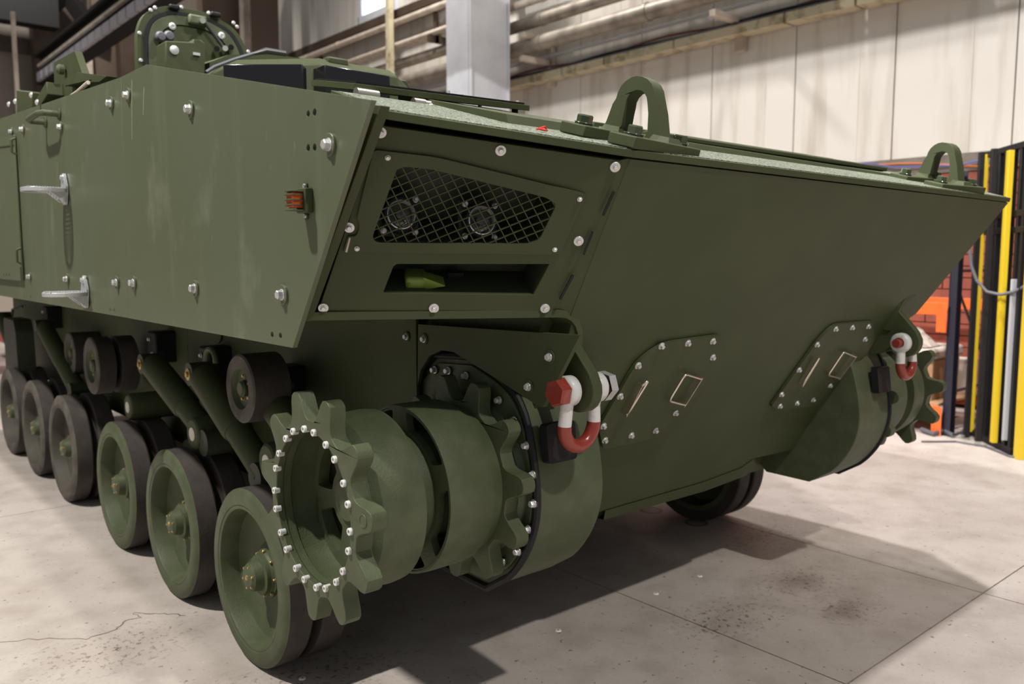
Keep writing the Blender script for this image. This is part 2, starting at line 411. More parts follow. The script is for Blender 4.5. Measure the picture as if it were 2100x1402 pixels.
# pipes and trunking along the wall
def pipe(name, pxa, pxb, x, r_px, mat, label, cat='pipe', y0=4.5, y1=19, group='pipe runs along the far wall', joints=True):
    A = onx(*pxa, x); B = onx(*pxb, x); z = (A.z + B.z) / 2; r = r_px
    g = G(); g.cyl((x, y0, z), (x, y1, z), r, k=20)
    if joints:
        y = y0 + .5
        while y < y1: g.lathe([(0, r + .002), (.0, r + .010), (.05, r + .010), (.05, r + .002)], 20, TM((x, y, z), (0, 1, 0))); y += 1.9
    return mk(g, name, mat, label=label, cat=cat, group=group)
pipe('insulated_pipe', (1060, 92), (1480, -7), 5.62, .105, PIPE, 'thickest dusty lagged pipe, lowest of those behind the grey column', group=None)
pipe('insulated_pipe', (1062, 49), (1230, 8), 5.62, .085, PIPE, 'lagged pipe running just above the thickest one behind the grey column', group=None)
pipe('insulated_pipe', (1064, 10), (1100, 0), 5.62, .055, PIPEC, 'slim cream pipe at the top edge right of the column', group=None)
pipe('conduit', (1105, 118), (1440, 35), 5.90, .022, COLW, 'thin grey conduit under the thick pipe on the wall', 'conduit', group=None, joints=False)
pipe('steel_pipe', (650, 107), (780, 62), 5.45, .052, PIPEC, 'upper slim cream pipe left of the grey column', y0=9.9, group=None)
pipe('steel_pipe', (720, 123), (900, 66), 5.45, .045, PIPEC, 'second slim cream pipe left of the grey column', y0=9.9, group=None)
# cable channel made of cream sheet pieces with cables lying on it
A = onx(1060, 172, 5.85); ch = empty('cable_channel', (5.85, 8, A.z), 'long cream cable channel along the wall under the pipes', 'cable channel')
y = 3.2; k = 0
while y < 19:
    L_ = (1.15, .8, 1.5)[k % 3]; g = G(); g.bx(5.76, 5.98, y, y + L_ - .03, A.z - .055, A.z + .045)
    mk(g, 'channel_cover', CREAM, ch); y += L_; k += 1
for j, (m_, rr) in enumerate(((CABLE, .016), (BLACK, .02), (nmat('red_cable', (.25, .04, .03), .5), .012))):
    P = []; y = 3.0
    while y < 19: P.append((5.80 + .05 * j, y, A.z + .06 + .03 * j * math.sin(y * 1.3 + j) ** 2 + .02 * j)); y += .35
    mk(G().tube(P, rr, 6), 'cable', m_, ch)
mk(G().bx(5.66, 5.98, 9.6, 20, onx(760, 58, 5.8).z - .06, onx(760, 58, 5.8).z + .08), 'cable_tray', BROWN, label='dark steel cable tray above the slim cream pipes', cat='cable tray')
for (px, py) in ((1078, 70), (1078, 118), (1470, 25)):
    p = onx(px, py, 5.45); g = G(); g.bx(5.38, 5.98, p.y - .03, p.y + .05, p.z - .05, p.z + .02); g.bx(5.9, 5.98, p.y - .05, p.y + .07, p.z - .35, p.z + .02)
    mk(g, 'pipe_bracket', PIPEC, label={70: 'upper cream pipe bracket beside the grey column', 118: 'lower cream pipe bracket beside the grey column', 25: 'cream pipe bracket under the thick pipe, right end'}[py], cat='bracket')
za = onx(715, 85, 5.45).z; zc = onx(810, 92, 5.45).z
for y_ in (11.2, 15.0): mk(G().bx(5.38, 5.99, y_, y_ + .07, min(za, zc) - .16, min(za, zc) - .05).bx(5.50, 5.56, y_, y_ + .07, min(za, zc) - .16, max(za, zc) + .10), 'pipe_bracket', BROWN, label='dark bracket holding the slim cream pipes, ' + ('near the grey column' if y_ < 12 else 'farther along the wall'), cat='bracket')
# clerestory window
A = onx(750, 35, 5.99); B = onx(811, 14, 5.99)
wn = empty('window_1', (5.98, (A.y + B.y) / 2, A.z)); wn['kind'] = 'structure'
mk(G().bx(5.95, 5.99, B.y, A.y, A.z, A.z + 1.5), 'window_pane', SKYPANE, wn)
g = G(); g.bx(5.90, 5.99, B.y - .12, A.y + .10, A.z - .16, A.z); g.bx(5.90, 5.99, A.y, A.y + .14, A.z, A.z + 1.5); g.bx(5.90, 5.99, B.y - .12, B.y, A.z, A.z + 1.5)
mk(g, 'window_frame', COLW, wn)
# grey steel column
c0 = onx(915, 100, 4.7); c1 = onx(966, 100, 4.7); c2 = ony(1046, 100, c1.y)
g = G(); yA, yB, xA, xB = c1.y, c0.y, 4.7, c2.x
g.bx(xA, xA + .03, yA, yB, 0, 9.4); g.bx(xB - .03, xB, yA, yB, 0, 9.4); g.bx(xA, xB, (yA + yB) / 2 - .25, (yA + yB) / 2 - .21, 0, 9.4)
g.bx(xA + .10, xB - .09, yA + .04, yA + .2, 0, 9.4)
mk(g, 'steel_column', COLW, label='tall light grey steel column standing between the pipes and the vehicle', cat='column', bevel=.006)
p = onx(795, 60, 5.3); mk(G().bx(5.27, 5.36, p.y - .09, p.y + .02, 0, 6.2), 'support_post', CREAM, label='thin cream post in front of the pipes, left of the grey column', cat='post')

# rear wall
WY = 21.0
wr = mk(G().bx(-14, WX + .25, WY, WY + .25, 0, 10), 'wall_back', TAN, kind='structure')
x = -9.0
while x < 5.9:
    mk(G().bx(x, x + 1.18, WY - .05, WY, .1, 9.9), 'cladding_panel', TAN, wr); x += 1.2
def bb(px0, px1, py0, py1, y, th, name, mat, label, cat, z0=None, group=None):
    pm = (max(py0, 0) + min(py1, 200)) / 2; A = ony(px0, pm, y); B = ony(px1, pm, y); A.z = ony(px0, py1, y).z; B.z = ony(px1, py0, y).z
    return mk(G().bx(A.x, B.x, y, y + th, A.z if z0 is None else z0, B.z), name, mat, label=label, cat=cat, group=group)
bb(70, 172, -80, 400, 20.2, .3, 'sliding_gate', BROWN, 'dark brown steel gate leaf against the rear wall', 'gate', 0)
bb(192, 238, -80, 400, 19.5, .2, 'brown_column', nmat('rust_brown_panel', (.12, .085, .062), .6), 'tan brown wall post behind the open roof hatch bracket', 'post', 0)
bb(246, 290, -80, 400, 19.0, .3, 'steel_column', BROWN, 'dark brown steel column left of the open roof hatch', 'column', 0)
bb(172, 191, 98, 400, 19.3, .1, 'door_leaf', PIPEC, 'narrow pale lit door leaf at the rear wall', 'door', 0)
bb(28, 36, 25, 400, 15.0, .08, 'drain_pipe', PIPEC, 'slim pale standing pipe at the left edge', 'pipe', 0)
bb(418, 500, -80, 400, 17.0, .3, 'wide_brown_column', BROWN, 'wide brown column right above the open roof hatch', 'column', 0)
bb(502, 515, -80, 400, 16.0, .2, 'steel_strip', GREYB, 'narrow grey steel strip between the brown columns', 'post', 0)
bb(515, 572, -80, 125, 16.4, .3, 'brown_beam_post', nmat('mid_brown_steel', (.09, .055, .036), .6), 'mid brown post right of the open roof hatch', 'post')
for (q0, q1, th, lb) in (((130, -20), (210, 95), .18, 'dark diagonal brace crossing the gate'), ((60, 30), (130, -30), .3, 'dark diagonal roof brace at the top left')):
    A = ony(*q0, 19.4); B = ony(*q1, 19.4); mk(G().tube([A, B], th, 4), 'diagonal_brace', DARKM, label=lb, cat='brace')
bb(-60, 120, -60, 28, 19.0, .4, 'roof_truss', DARKM, 'dark roof truss at the top left corner', 'truss')
bb(-60, 80, 83, 94, 20.5, .1, 'wall_rail', BROWN, 'brown horizontal rail on the pale rear cladding', 'rail')
# crane runway with its bright busbar
p0 = onz(70, 160, 5.0); 
cr = empty('crane_runway', (1.5, 14, 4.9), 'crane runway beam with ribbed silver conductor rail running away at top left', 'crane rail')
g = G(); g.bx(1.50, 1.78, 3.2, 19.6, 4.98, 5.06); g.bx(1.60, 1.66, 3.2, 19.6, 5.06, 5.52); g.bx(1.48, 1.80, 3.2, 19.6, 5.52, 5.58)
mk(g, 'runway_beam', DARKM, cr)
mk(G().bx(1.50, 1.56, 3.2, 19.4, 5.30, 5.35), 'rail_head', PIPEC, cr)
y = 7.5
RIBS = nmat('silver_conductor_block', (.50, .50, .56), .35, .3)
while y < 19.2:
    mk(G().bx(1.44, 1.50, y, y + .36, 4.98, 5.14), 'conductor_block', RIBS, cr); y += .42
# red truck and pale sheet seen under the sponson
p = ony(60, 660, 13.0); mk(G().bx(p.x - .22, p.x + .75, 13.0, 14.5, .25, 1.75).bx(p.x - .22, p.x - .10, 12.96, 13.0, .5, 1.6), 'red_truck', REDT, label='red truck seen behind the rear wheels', cat='cabinet', bevel=.02)
p = ony(8, 645, 12.0); mk(G().bx(p.x - 1.2, p.x + .16, 12.0, 12.8, .72, 1.06), 'pale_crate', SACK, label='pale crate at the left edge in front of the red truck', cat='crate', bevel=.05)

# pallet rack with boxes
RX = 4.55
rk = empty('pallet_rack', (RX, 2.8, 0), 'pallet rack with orange beams and dark blue uprights by the brick wall', 'rack')
def upright(x, y, name='rack_upright'):
    g = G(); g.bx(x, x + .10, y, y + .012, 0, 2.15); g.bx(x, x + .012, y - .05, y + .012, 0, 2.15); g.bx(x + .088, x + .10, y - .05, y + .012, 0, 2.15)
    o = mk(g, name, NAVY, rk)
    for k in range(14):
        mk(G().box((x + .05, y - .002, .3 + k * .13), (.022, .006, .035)), 'slot', CARD, o)
upright(RX, 2.80); upright(RX + .9, 2.80); upright(RX, 5.4)
for z in (.35, 1.35): mk(G().cyl((RX + .05, 2.8, z), (RX + .95, 2.8, z), .014, k=8), 'brace', STEELD, rk)
mk(G().cyl((RX + .05, 2.8, 1.3), (RX + .95, 2.8, .4), .012, k=8), 'brace', STEELD, rk)
zt = onx(1915, 632, RX).z; zl = onx(1925, 845, RX).z
for z in (zt, zl):
    g = G(); g.bx(RX - .045, RX, 2.83, 5.4, z - .05, z + .05); g.bx(RX - .05, RX - .045, 2.80, 2.88, z - .19, z + .05); mk(g, 'rack_beam', ORANGE, rk, bevel=.004)
    mk(G().bx(RX + .9, RX + .945, 2.83, 5.4, z - .05, z + .05), 'rack_beam', ORANGE, rk, bevel=.004)
mk(G().bx(RX, RX + .9, 2.85, 5.4, zl + .05, zl + .07), 'shelf_board', CARD, rk)
zb = zl + .07
for (y0, y1, x0, x1, h, m_, lb) in ((2.95, 3.35, 4.65, 5.2, .34, CARD, 'brown cardboard box on the lower rack shelf beside the upright'), (3.40, 3.80, 4.60, 5.2, .33, CARD, 'brown cardboard box on the lower rack shelf behind the far sprocket'), (2.9, 3.1, 5.35, 5.5, .30, SACK, 'tall pale carton at the back of the rack shelf')):
    mk(G().bx(x0, x1, y0, y1, zb, zb + h), 'cardboard_box', m_, label=lb, cat='box', bevel=.006)
mk(G().bx(4.58, 5.25, 2.93, 3.82, zb + .345, zb + .44), 'foam_slab', SACK, label='pale foam slab lying on the cardboard boxes', cat='slab', bevel=.03)
g = G(); rs = random.Random(5)
base = V((4.62, 3.25, zb + .44)); k = 10
vs = []
for i in range(k):
    for j in range(k):
        u, v = i / (k - 1), j / (k - 1); h = .17 * math.sin(math.pi * u) * math.sin(math.pi * v) * (1 + rs.uniform(-.35, .35)) + .008
        vs.append(base + V((.34 * u, .5 * (v - .5), h)))
fs = [(i * k + j, (i + 1) * k + j, (i + 1) * k + j + 1, i * k + j + 1) for i in range(k - 1) for j in range(k - 1)]
vs2 = [V((v.x, v.y, base.z)) for v in vs]; g.add(vs, fs); g.add(vs2, [f[::-1] for f in fs])
mk(g, 'crumpled_sack', SACK, label='crumpled white sack on top of the foam slab', cat='sack', smooth=20)
# black and yellow machine guard: a leaf of vertical bars standing at an angle
GX = 4.30
GA, GB = V((4.20, 2.17, 0)), V((4.78, 2.69, 0)); gu = (GB - GA).normalized(); gn = V((-gu.y, gu.x, 0)); GR = Matrix((gu, gn, V((0, 0, 1)))).transposed()
gd = empty('machine_guard', GA.lerp(GB, .5), 'black steel machine guard leaf with yellow posts at the right edge', 'guard')
ztop = 2.27; gl = (GB - GA).length
def gbar(t, w_, m_, off=0, z0=.04, z1=None, nm='bar', d_=.04):
    z1 = ztop if z1 is None else z1
    mk(G().box(GA + gu * gl * t + gn * off + V((0, 0, (z0 + z1) / 2)), (w_, d_, z1 - z0), GR), nm, m_, gd, bevel=.003)
for t in (.02, .13, .30, .44, .58, .74, .99): gbar(t, .035, BLACK)
for t in (.38, .66): gbar(t, .035, DARKM, .12)
gbar(.86, .035, YELLOW, .03, nm='yellow_post'); gbar(.215, .05, YELLOW, .06, .06, ztop - .03, 'yellow_post'); gbar(-.13, .075, YELLOW, -.01, 0, ztop - .03, 'yellow_post', .06)
gbar(.08, .012, GREYBOX, .03, .1, 1.3, 'reflective_strip')
for z in (.035, ztop, 1.66, 1.78): mk(G().box(GA + gu * gl * .5 + V((0, 0, z)), (gl + .04, .045, .045), GR), 'rail', BLACK, gd, bevel=.003)
cb = mk(G().bx(GX + .07, GX + .9, 1.2, 2.08, .06, 1.05), 'machine_cabinet', GREYBOX, label='pale grey machine cabinet cut off by the right edge', cat='cabinet', bevel=.01)
mk(G().bx(GX + .10, GX + .87, 1.25, 2.03, 0, .06), 'plinth', BLACK, cb)
for y_ in (1.22, 1.65): mk(G().bx(GX + .055, GX + .07, y_, y_ + .41, .10, 1.01), 'cabinet_door', GREYBOX, cb, bevel=.003)
for y_ in (1.60, 1.68): mk(G().tube([(GX + .055, y_, .62), (GX + .03, y_, .62), (GX + .03, y_, .50), (GX + .055, y_, .50)], .005, 8), 'door_handle', STEELD, cb)
mk(G().bx(GX - .15, GX + .0, 1.3, 2.10, .0, .03), 'floor_rail', BLACK, label='black steel floor rail at the foot of the yellow post', cat='rail')
p0 = ray
P = [onx(1988, 505, 4.2), onx(1992, 545, 4.2), onx(2003, 575, 4.2), onx(2024, 598, 4.2), onx(2052, 604, 4.2), onx(2080, 598, 4.2), onx(2110, 582, 4.2)]
mk(G().tube(P, .012, 8), 'hanging_cable', CABLE, label='grey cable hanging in a loop in front of the machine guard', cat='cable')
P = [onz(1890, 905, .008), onz(1960, 905, .008), onz(2020, 915, .008), onz(2070, 935, .008), onz(2130, 945, .008)]
mk(G().tube(P, .008, 6), 'floor_cable', CABLE, label='black cable lying on the floor before the machine guard', cat='cable')
P = [onz(1890, 880, .03), onz(1915, 890, .02), onz(1935, 882, .04), onz(1955, 893, .02), onz(1975, 886, .05), onz(1990, 870, .03)]
mk(G().tube(P, .02, 6), 'cable_bundle', CABLE, label='tangled dark cable bundle at the foot of the rack', cat='cable')
P = [onx(1660 + i * 45, 338 + 3 * math.sin(i), 5.95) for i in range(12)]
mk(G().tube(P, .010, 6), 'orange_cable', CABLEO, label='orange cable strung along the top of the brick wall', cat='cable')
P = [onx(1650 + i * 45, 334 + (14 if 3 < i < 8 else 5) - i * 1.3, 5.93) for i in range(12)]
mk(G().tube(P, .008, 6), 'blue_cable', CABLEB, label='blue cable strung below the orange one on the brick wall', cat='cable')
P = [onx(1420, 162, 5.97), onx(1470, 166, 5.97), onx(1530, 150, 5.97), onx(1560, 140, 5.97)]


# ================================================================== VEHICLE
VEH = empty('amphibious_vehicle', (0, 5, 0), 'dark green tracked amphibious armored vehicle without its tracks, standing on the concrete floor', 'armored vehicle')
def vp(g, name, mats, parent=None, **k): return mk(g, name, mats, parent or VEH, **k)

_bm = {}
def bolt_me(rw, rh, hh, wt, wm, hm, socket=False):
    key = (rw, rh, hh, wt, wm.name, hm.name, socket)
    if key not in _bm:
        g = G()
        if rw: g.lathe([(-.001, rw), (wt * .8, rw), (wt, rw * .94), (wt, .0001)], 20)
        g.mat(1)
        if socket:
            g.lathe([(wt - .001, rh), (wt + hh - .001, rh), (wt + hh, rh * .9), (wt + hh, rh * .5), (wt + hh * .5, rh * .5), (wt + hh * .5, .0001)], 14)
        else:
            g.lathe([(wt, rh * 1.35), (wt + .0015, rh * 1.3), (wt + .002, rh)], 18)
            g.lathe([(wt, rh * 1.05), (wt + hh * .85, rh * 1.05), (wt + hh, rh * .88), (wt + hh, .0001)], 6)
        _bm[key] = g.mesh('bolt', [wm, hm])
    return _bm[key]
def bolt(loc, n, parent, rw=.02, rh=.0095, hh=.010, wt=.003, wm=None, hm=None, socket=False, spin=None, name='bolt'):
    return put(name, bolt_me(rw, rh, hh, wt, wm or GREEN, hm or SILVER, socket), parent, TM(loc, n, random.uniform(0, 1) if spin is None else spin))

# ---------------------------------------------------------------- side armour
FS = Fr((-1.65, 0, 0), (-1, 0, 0), (0, -1, 0))
def ell(fr, px, py, r, k=14): c = fr.px(px, py); return circ(c, r, k)
holes = [ell(FS, 632, 233, .0075), ell(FS, 645, 230, .0085), ell(FS, 632, 303, .0085), ell(FS, 645, 302, .0085), ell(FS, 558, 686, .008), ell(FS, 575, 688, .008)]
front_skirt = vp(G().plate(FS, FS.pxs([(248, 158), (300, 132), (762, 205), (600, 713), (263, 652)]), .012, holes), 'side_armor_panel', SKIRT, bevel=.0015)
s0 = FS.px(247, 158); s1 = FS.px(262, 652); zt0 = FS.px(0, 243); zb = s1[1]
mid_skirt = vp(G().plate(FS, [s0, s1, (-8.7, zb), (-8.7, 2.22), zt0], .012, off=-.0015), 'side_armor_panel', SKIRT, bevel=.0015)
def sb(px, py, d_px, parent, **k):
    p = onx(px, py, -1.65); dist = ROW[2].dot(p - CAM); r = d_px / 2 * dist / F
    return bolt(p, (-1, 0, 0), parent, rw=r, rh=r * .43, hh=r * .55, wt=.006, wm=SKIRT, **k)
for px, py, d in ((678, 297, 48), (582, 604, 42), (402, 591, 35), (392, 224, 36), (264, 195, 30), (276, 580, 30)): sb(px, py, d, front_skirt)
for px, py, d in ((229, 212, 28), (241, 579, 27), (139, 572, 22), (62, 567, 18), (48, 265, 20), (126, 260, 22), (178, 571, 12)): sb(px, py, d, mid_skirt)
for px, py in ((226, 634), (234, 635), (50, 607), (63, 608)):
    p = onx(px, py, -1.6525); vp(G().lathe([(0, .006), (.001, .005)], 10, TM(p, (-1, 0, 0))), 'drilled_hole', BLACK, mid_skirt)
# storage door in the rear panel
A = FS.px(37, 262); Bq = FS.px(46, 575)
yd = (A[0] + Bq[0]) / 2; zd0, zd1 = Bq[1], A[1] - .03
door = vp(G().plate(FS, [(yd, zd0), (yd, zd1), (yd - 1.3, zd1 + .10), (yd - 1.3, zd0)], .010, off=.012), 'storage_door', SKIRT, bevel=.003)
g = G(); g.plate(FS, [(yd, zd1), (yd, zd1 - .05), (yd - 1.3, zd1 + .05), (yd - 1.3, zd1 + .10)], .006, off=.018); vp(g, 'door_flange', SKIRT, door)
g = G(); g.plate(FS, [(yd, zd0), (yd, zd0 + .07), (yd - 1.3, zd0 + .07), (yd - 1.3, zd0)], .006, off=.018); vp(g, 'door_flange', SKIRT, door)
for px, py in ((25, 270), (40, 563)): sb(px, py, 17, door)
for px, py in ((33, 300), (44, 525)):
    p = onx(px, py, -1.662); vp(G().tube([p + V((0, 0, .04)), p + V((-.02, 0, .03)), p + V((-.02, 0, -.03)), p + V((0, 0, -.04))], .006, 8), 'door_latch', GREEN, door)
for px in (8, 13, 19):
    p = onx(px, 563, -1.669); vp(G().lathe([(0, .008), (.001, .007)], 8, TM(p, (-1, 0, 0))), 'drilled_hole', BLACK, door)
# chalky scratches
SCR = nmat('pale_scratch', (.30, .31, .23), .6)
for (x0, y0, x1, y1) in ((271, 163, 271, 286), (296, 179, 294, 236)):
    A = onx(x0, y0, -1.6505); B = onx(x1, y1, -1.6505)
    vp(G().add([A, A + V((0, .005, 0)), B + V((0, .004, 0)), B], [(0, 1, 2, 3)]), 'scratch', SCR, front_skirt)
# orange side marker lamp in a green finned guard
c = onx(631, 412, -1.65); ml = vp(G().box(c + V((-.010, -.004, 0)), (.020, .046, .056)), 'marker_lamp', GREEN, bevel=.003, label='green bracket')
hy = .017
vp(G().box(c + V((-.032, 0, 0)), (.028, .030, .036)), 'amber_lens', AMBER, ml, bevel=.003, label='orange lens')
for dz in (-.021, -.0095, .002, .0135, .0215):
    vp(G().plate(Fr(c + V((0, 0, dz)), (0, 0, 1), (-1, 0, 0)), rnd([(.010, -.019), (.052, -.019), (.052, .019), (.010, .019)], .012), .0028), 'guard_fin', GREEN2, ml, bevel=.0006)
for dz in (.034, -.034): bolt(c + V((-.001, .004, dz)), (-1, 0, 0), ml, rw=.009, rh=.005, hh=.004, socket=True)
# fold-out aluminium steps
def step(px, py, L_):
    c = onx(px, py, -1.65); g = G(); n = 10
    top = []
    pts = [(-.004, -.055), (-L_ * .45, -.085), (-L_ * .85, -.075), (-L_, -.03), (-L_, .03), (-L_ * .85, .075), (-L_ * .45, .085), (-.004, .055)]
    fr = Fr(c, (0, 0, 1), (1, 0, 0)); h = [(p[0] * .82 - .022, p[1] * .62) for p in pts]
    st = vp(G().plate(fr, rnd(pts, .03), .016, [rnd(h, .02)]), 'folding_step', ALU, label='bare aluminium folding step', bevel=.002)
    for k_ in range(14):
        t = -.02 - (L_ - .03) * k_ / 14
        vp(G().bx(c.x + t, c.x + t - .004, c.y - .06, c.y + .06, c.z, c.z + .004), 'tread_rib', ALU, st)
    vp(G().plate(Fr(c + V((0, 0, 0)), (-1, 0, 0), (0, -1, 0)), rnd([(-.045, .005), (-.014, .066), (.014, .066), (.045, .005), (.02, -.066), (-.02, -.066)], .014), .010, off=.012), 'step_bracket', ALU, st, bevel=.002)
    for sy in (-.032, .032):
        g = G(); g.hexa([c + V(q) for q in ((-.01, sy - .005, -.015), (-.01, sy + .005, -.015), (-L_ * .55, sy + .005, -.015), (-L_ * .55, sy - .005, -.015), (-.01, sy - .005, .002), (-.01, sy + .005, .002), (-L_ * .9, sy + .005, .0), (-L_ * .9, sy - .005, .0))])
        g.hexa([c + V(q) for q in ((-.01, sy - .005, -.055), (-.01, sy + .005, -.055), (-.02, sy + .005, -.055), (-.02, sy - .005, -.055), (-.01, sy - .005, -.014), (-.01, sy + .005, -.014), (-.07, sy + .005, -.014), (-.07, sy - .005, -.014))])
        vp(g, 'gusset', ALU, st)
    for dz in (.048, -.048): bolt(c + V((-.012, 0, dz)), (-1, 0, 0), st, rw=0, rh=.010, hh=.010, wt=0)
step(136, 388, .17); step(178, 598, .16)
# grab handle
A = onx(122, 234, -1.65); B = onx(94, 251, -1.65); L_ = .075
P = [A, A + V((-L_ * .8, 0, 0)), A + V((-L_, (B.y - A.y) * .15, (B.z - A.z) * .15)), B + V((-L_, (A.y - B.y) * .15, (A.z - B.z) * .15)), B + V((-L_ * .8, 0, 0)), B]
hd = vp(G().tube(P, .013, 12), 'grab_handle', GREEN2)
for q in (A, B): vp(G().lathe([(0, .024), (.006, .024), (.007, .014)], 16, TM(q, (-1, 0, 0))), 'handle_flange', GREEN2, hd)

# ---------------------------------------------------------------- sponson side, bow plate, light panel
FB = Fr((0, 1.33, 1.705), (0, -1, -.56), (1, 0, 0))
P1 = on(1278, 335, FB.O, FB.n); P2 = on(1150, 645, FB.O, FB.n); P3 = onx(655, 640, -1.585)
nn = (P2 - P1).cross(P3 - P1).normalized()
if nn.y > 0: nn = -nn
FP = Fr(P2, nn, P2 - P3)
FW = Fr((-1.622, 0, 0), (-1, 0, 0), (0, -1, 0))
pw = FW.pxs([(781, 216), (621, 660)])
vp(G().plate(FW, [pw[0], pw[1], (-8.6, pw[1][1]), (-8.6, 2.03), (-3.0, 2.0)], .024), 'sponson_side', GREEN, bevel=.002)
# deck
FD = Fr((0, 1.33, 1.705), (0, -.28, 1), (1, 0, 0))
def dk(L): c = math.hypot(1, .28); return [(x, (y - 1.33) * c) for x, y in L]
DL = [(-1.60, 1.515), (-1.03, 1.33), (1.405, 1.335), (1.60, 1.62), (1.60, 1.92), (-1.50, 1.92)]
deck = vp(G().plate(FD, dk(DL), .018), 'deck_plate', GREEN, bevel=.0015)
vp(G().plate(FD, dk([(-1.585, 1.530), (-1.03, 1.343), (1.39, 1.348), (1.585, 1.62), (1.585, 1.90), (-1.49, 1.90)]), .0018, off=.0018), 'non_skid_coating', NONSKID, deck, label='grey green gritty coating')
vp(G().hexa([V(q) for q in ((-1.58, 1.90, 1.78), (1.6, 1.90, 1.78), (1.6, 3.0, 1.90), (-1.58, 3.0, 1.90), (-1.58, 1.90, 1.825), (1.6, 1.90, 1.825), (1.6, 3.0, 1.965), (-1.58, 3.0, 1.965))]), 'upper_deck_plate', GREEN)
# bow plate
right = FB.pxs([(1880, 642), (1862, 655), (1852, 680)])
x_in = 1.03
L = [FB.px(1292, 326), FB.px(1168, 652), FB.px(1196, 690), (-1.0, -.62), (-1.0, -1.36)]
bot = FB.pxs([(1240, 1046), (1440, 988), (1520, 958), (1545, 940)])
s_cut = FB.px(1612, 925)
L += [bot[0], bot[1], bot[2], bot[3], s_cut, (x_in, s_cut[1]), (x_in, -.75)] + right[::-1] + [(1.395, -.022)]
bow = vp(G().plate(FB, L, .022), 'bow_plate', GREEN, bevel=.002)
g = G(); fb = [FB.w(p, .004) for p in bot[:3]]
lowp = FB.pxs([(1236, 1064), (1442, 1006), (1528, 974), (1548, 956)]); fl2 = [FB.w(p, .004) for p in lowp]; ft = [FB.w(p, .004) for p in bot]
vs = ft + fl2 + [p + V((0, .03, 0)) for p in ft] + [p + V((0, .03, 0)) for p in fl2]
fs = []
for i in range(3): fs += [(i, i + 1, i + 5, i + 4), (8 + i, 12 + i, 13 + i, 9 + i), (4 + i, 5 + i, 13 + i, 12 + i), (i, 8 + i, 9 + i, i + 1)]
vp(G().add(vs, fs), 'bottom_lip', GREEN, bow)
# seam wall between bow plate and light panel
p0, p1 = FB.px(1292, 326), FB.px(1168, 652)
A, B = FB.w(p0, -.002), FB.w(p1, -.002)
qa, qb = FP.w(FP.px(1272, 330), -.006), FP.w(FP.px(1126, 645), -.006)
vp(G().hexa([qa, A, A + V((0, .012, 0)), qa + V((0, .012, 0)), qb, B, B + V((0, .012, 0)), qb + V((0, .012, 0))]), 'seam_strip', GREEN, bow)
for (x0, y0, x1, y1) in ((1258, 392, 1236, 440), (1214, 474, 1196, 520), (1174, 563, 1148, 612)):
    A = FP.w(FP.px(x0, y0), .004); B = FP.w(FP.px(x1, y1), .004)
    vp(G().tube([A, B], .0045, 4), 'shim', BLACK, bow, label='black shim in the seam')

panel_out = FP.pxs([(781, 258), (1276, 331), (1131, 644), (651, 644)])
win = rnd(FP.pxs([(813, 340), (833, 339), (885, 344), (1122, 402), (1144, 418), (1108, 492), (1082, 501), (770, 498), (761, 487)]), .012)
slot = rnd(FP.pxs([(809, 543), (1127, 543), (1094, 606), (786, 602)]), [.012, .002, .002, .004])
lp = vp(G().plate(FP, panel_out, .014, [win, slot], off=-.004), 'light_panel', GREEN, bevel=.0015)
gf = rnd(FP.pxs([(766, 306), (895, 321), (1202, 397), (1148, 521), (703, 516), (714, 483), (731, 484), (738, 462), (732, 445)]), [.012, .03, .012, .012, .006, .004, .012, .02, .008])
gw = rnd(FP.pxs([(815, 343), (833, 341), (884, 346), (1120, 404), (1141, 418), (1106, 490), (1081, 499), (772, 496), (763, 486)]), .012)
gm = vp(G().plate(FP, gf, .006, [gw], off=.0035), 'grille_frame', GREEN, lp, bevel=.001)
# lattice bars of the grille, each one clipped to the opening
def clip(p, q, poly):
    ts = []; d = (q[0] - p[0], q[1] - p[1]); n = len(poly)
    for i in range(n):
        a_, b_ = poly[i], poly[(i + 1) % n]; e = (b_[0] - a_[0], b_[1] - a_[1]); den = d[0] * e[1] - d[1] * e[0]
        if abs(den) < 1e-12: continue
        t = ((a_[0] - p[0]) * e[1] - (a_[1] - p[1]) * e[0]) / den; u_ = ((a_[0] - p[0]) * d[1] - (a_[1] - p[1]) * d[0]) / den
        if 0 <= u_ < 1: ts.append(t)
    ts.sort(); return [((p[0] + d[0] * ts[i], p[1] + d[1] * ts[i]), (p[0] + d[0] * ts[i + 1], p[1] + d[1] * ts[i + 1])) for i in range(0, len(ts) - 1, 2)]
def bars(p0, dirv, stepv, n0, n1):
    for k_ in range(n0, n1):
        a_ = FP.px(p0[0] + stepv[0] * k_ - dirv[0] * 5, p0[1] + stepv[1] * k_ - dirv[1] * 5); b_ = FP.px(p0[0] + stepv[0] * k_ + dirv[0] * 5, p0[1] + stepv[1] * k_ + dirv[1] * 5)
        for (u0, u1) in clip(a_, b_, gw):
            A, B = V(u0), V(u1)
            if (B - A).length < .004: continue
            d = (B - A).normalized(); nrm = V((-d.y, d.x)) * .0011
            q = [A + nrm, B + nrm, B - nrm, A - nrm]
            vp(G().hexa([FP.w(x, -.004) for x in q] + [FP.w(x, .001) for x in q]), 'grille_bar', GREEN, lp)
bars((906, 499), (82, 158), (22.6, 0), -12, 16)
bars((767, 490), (110, -44), (0, -24.4), -6, 20) if False else bars((765, 490), (110, -45), (9.6, -21.5), -14, 22)
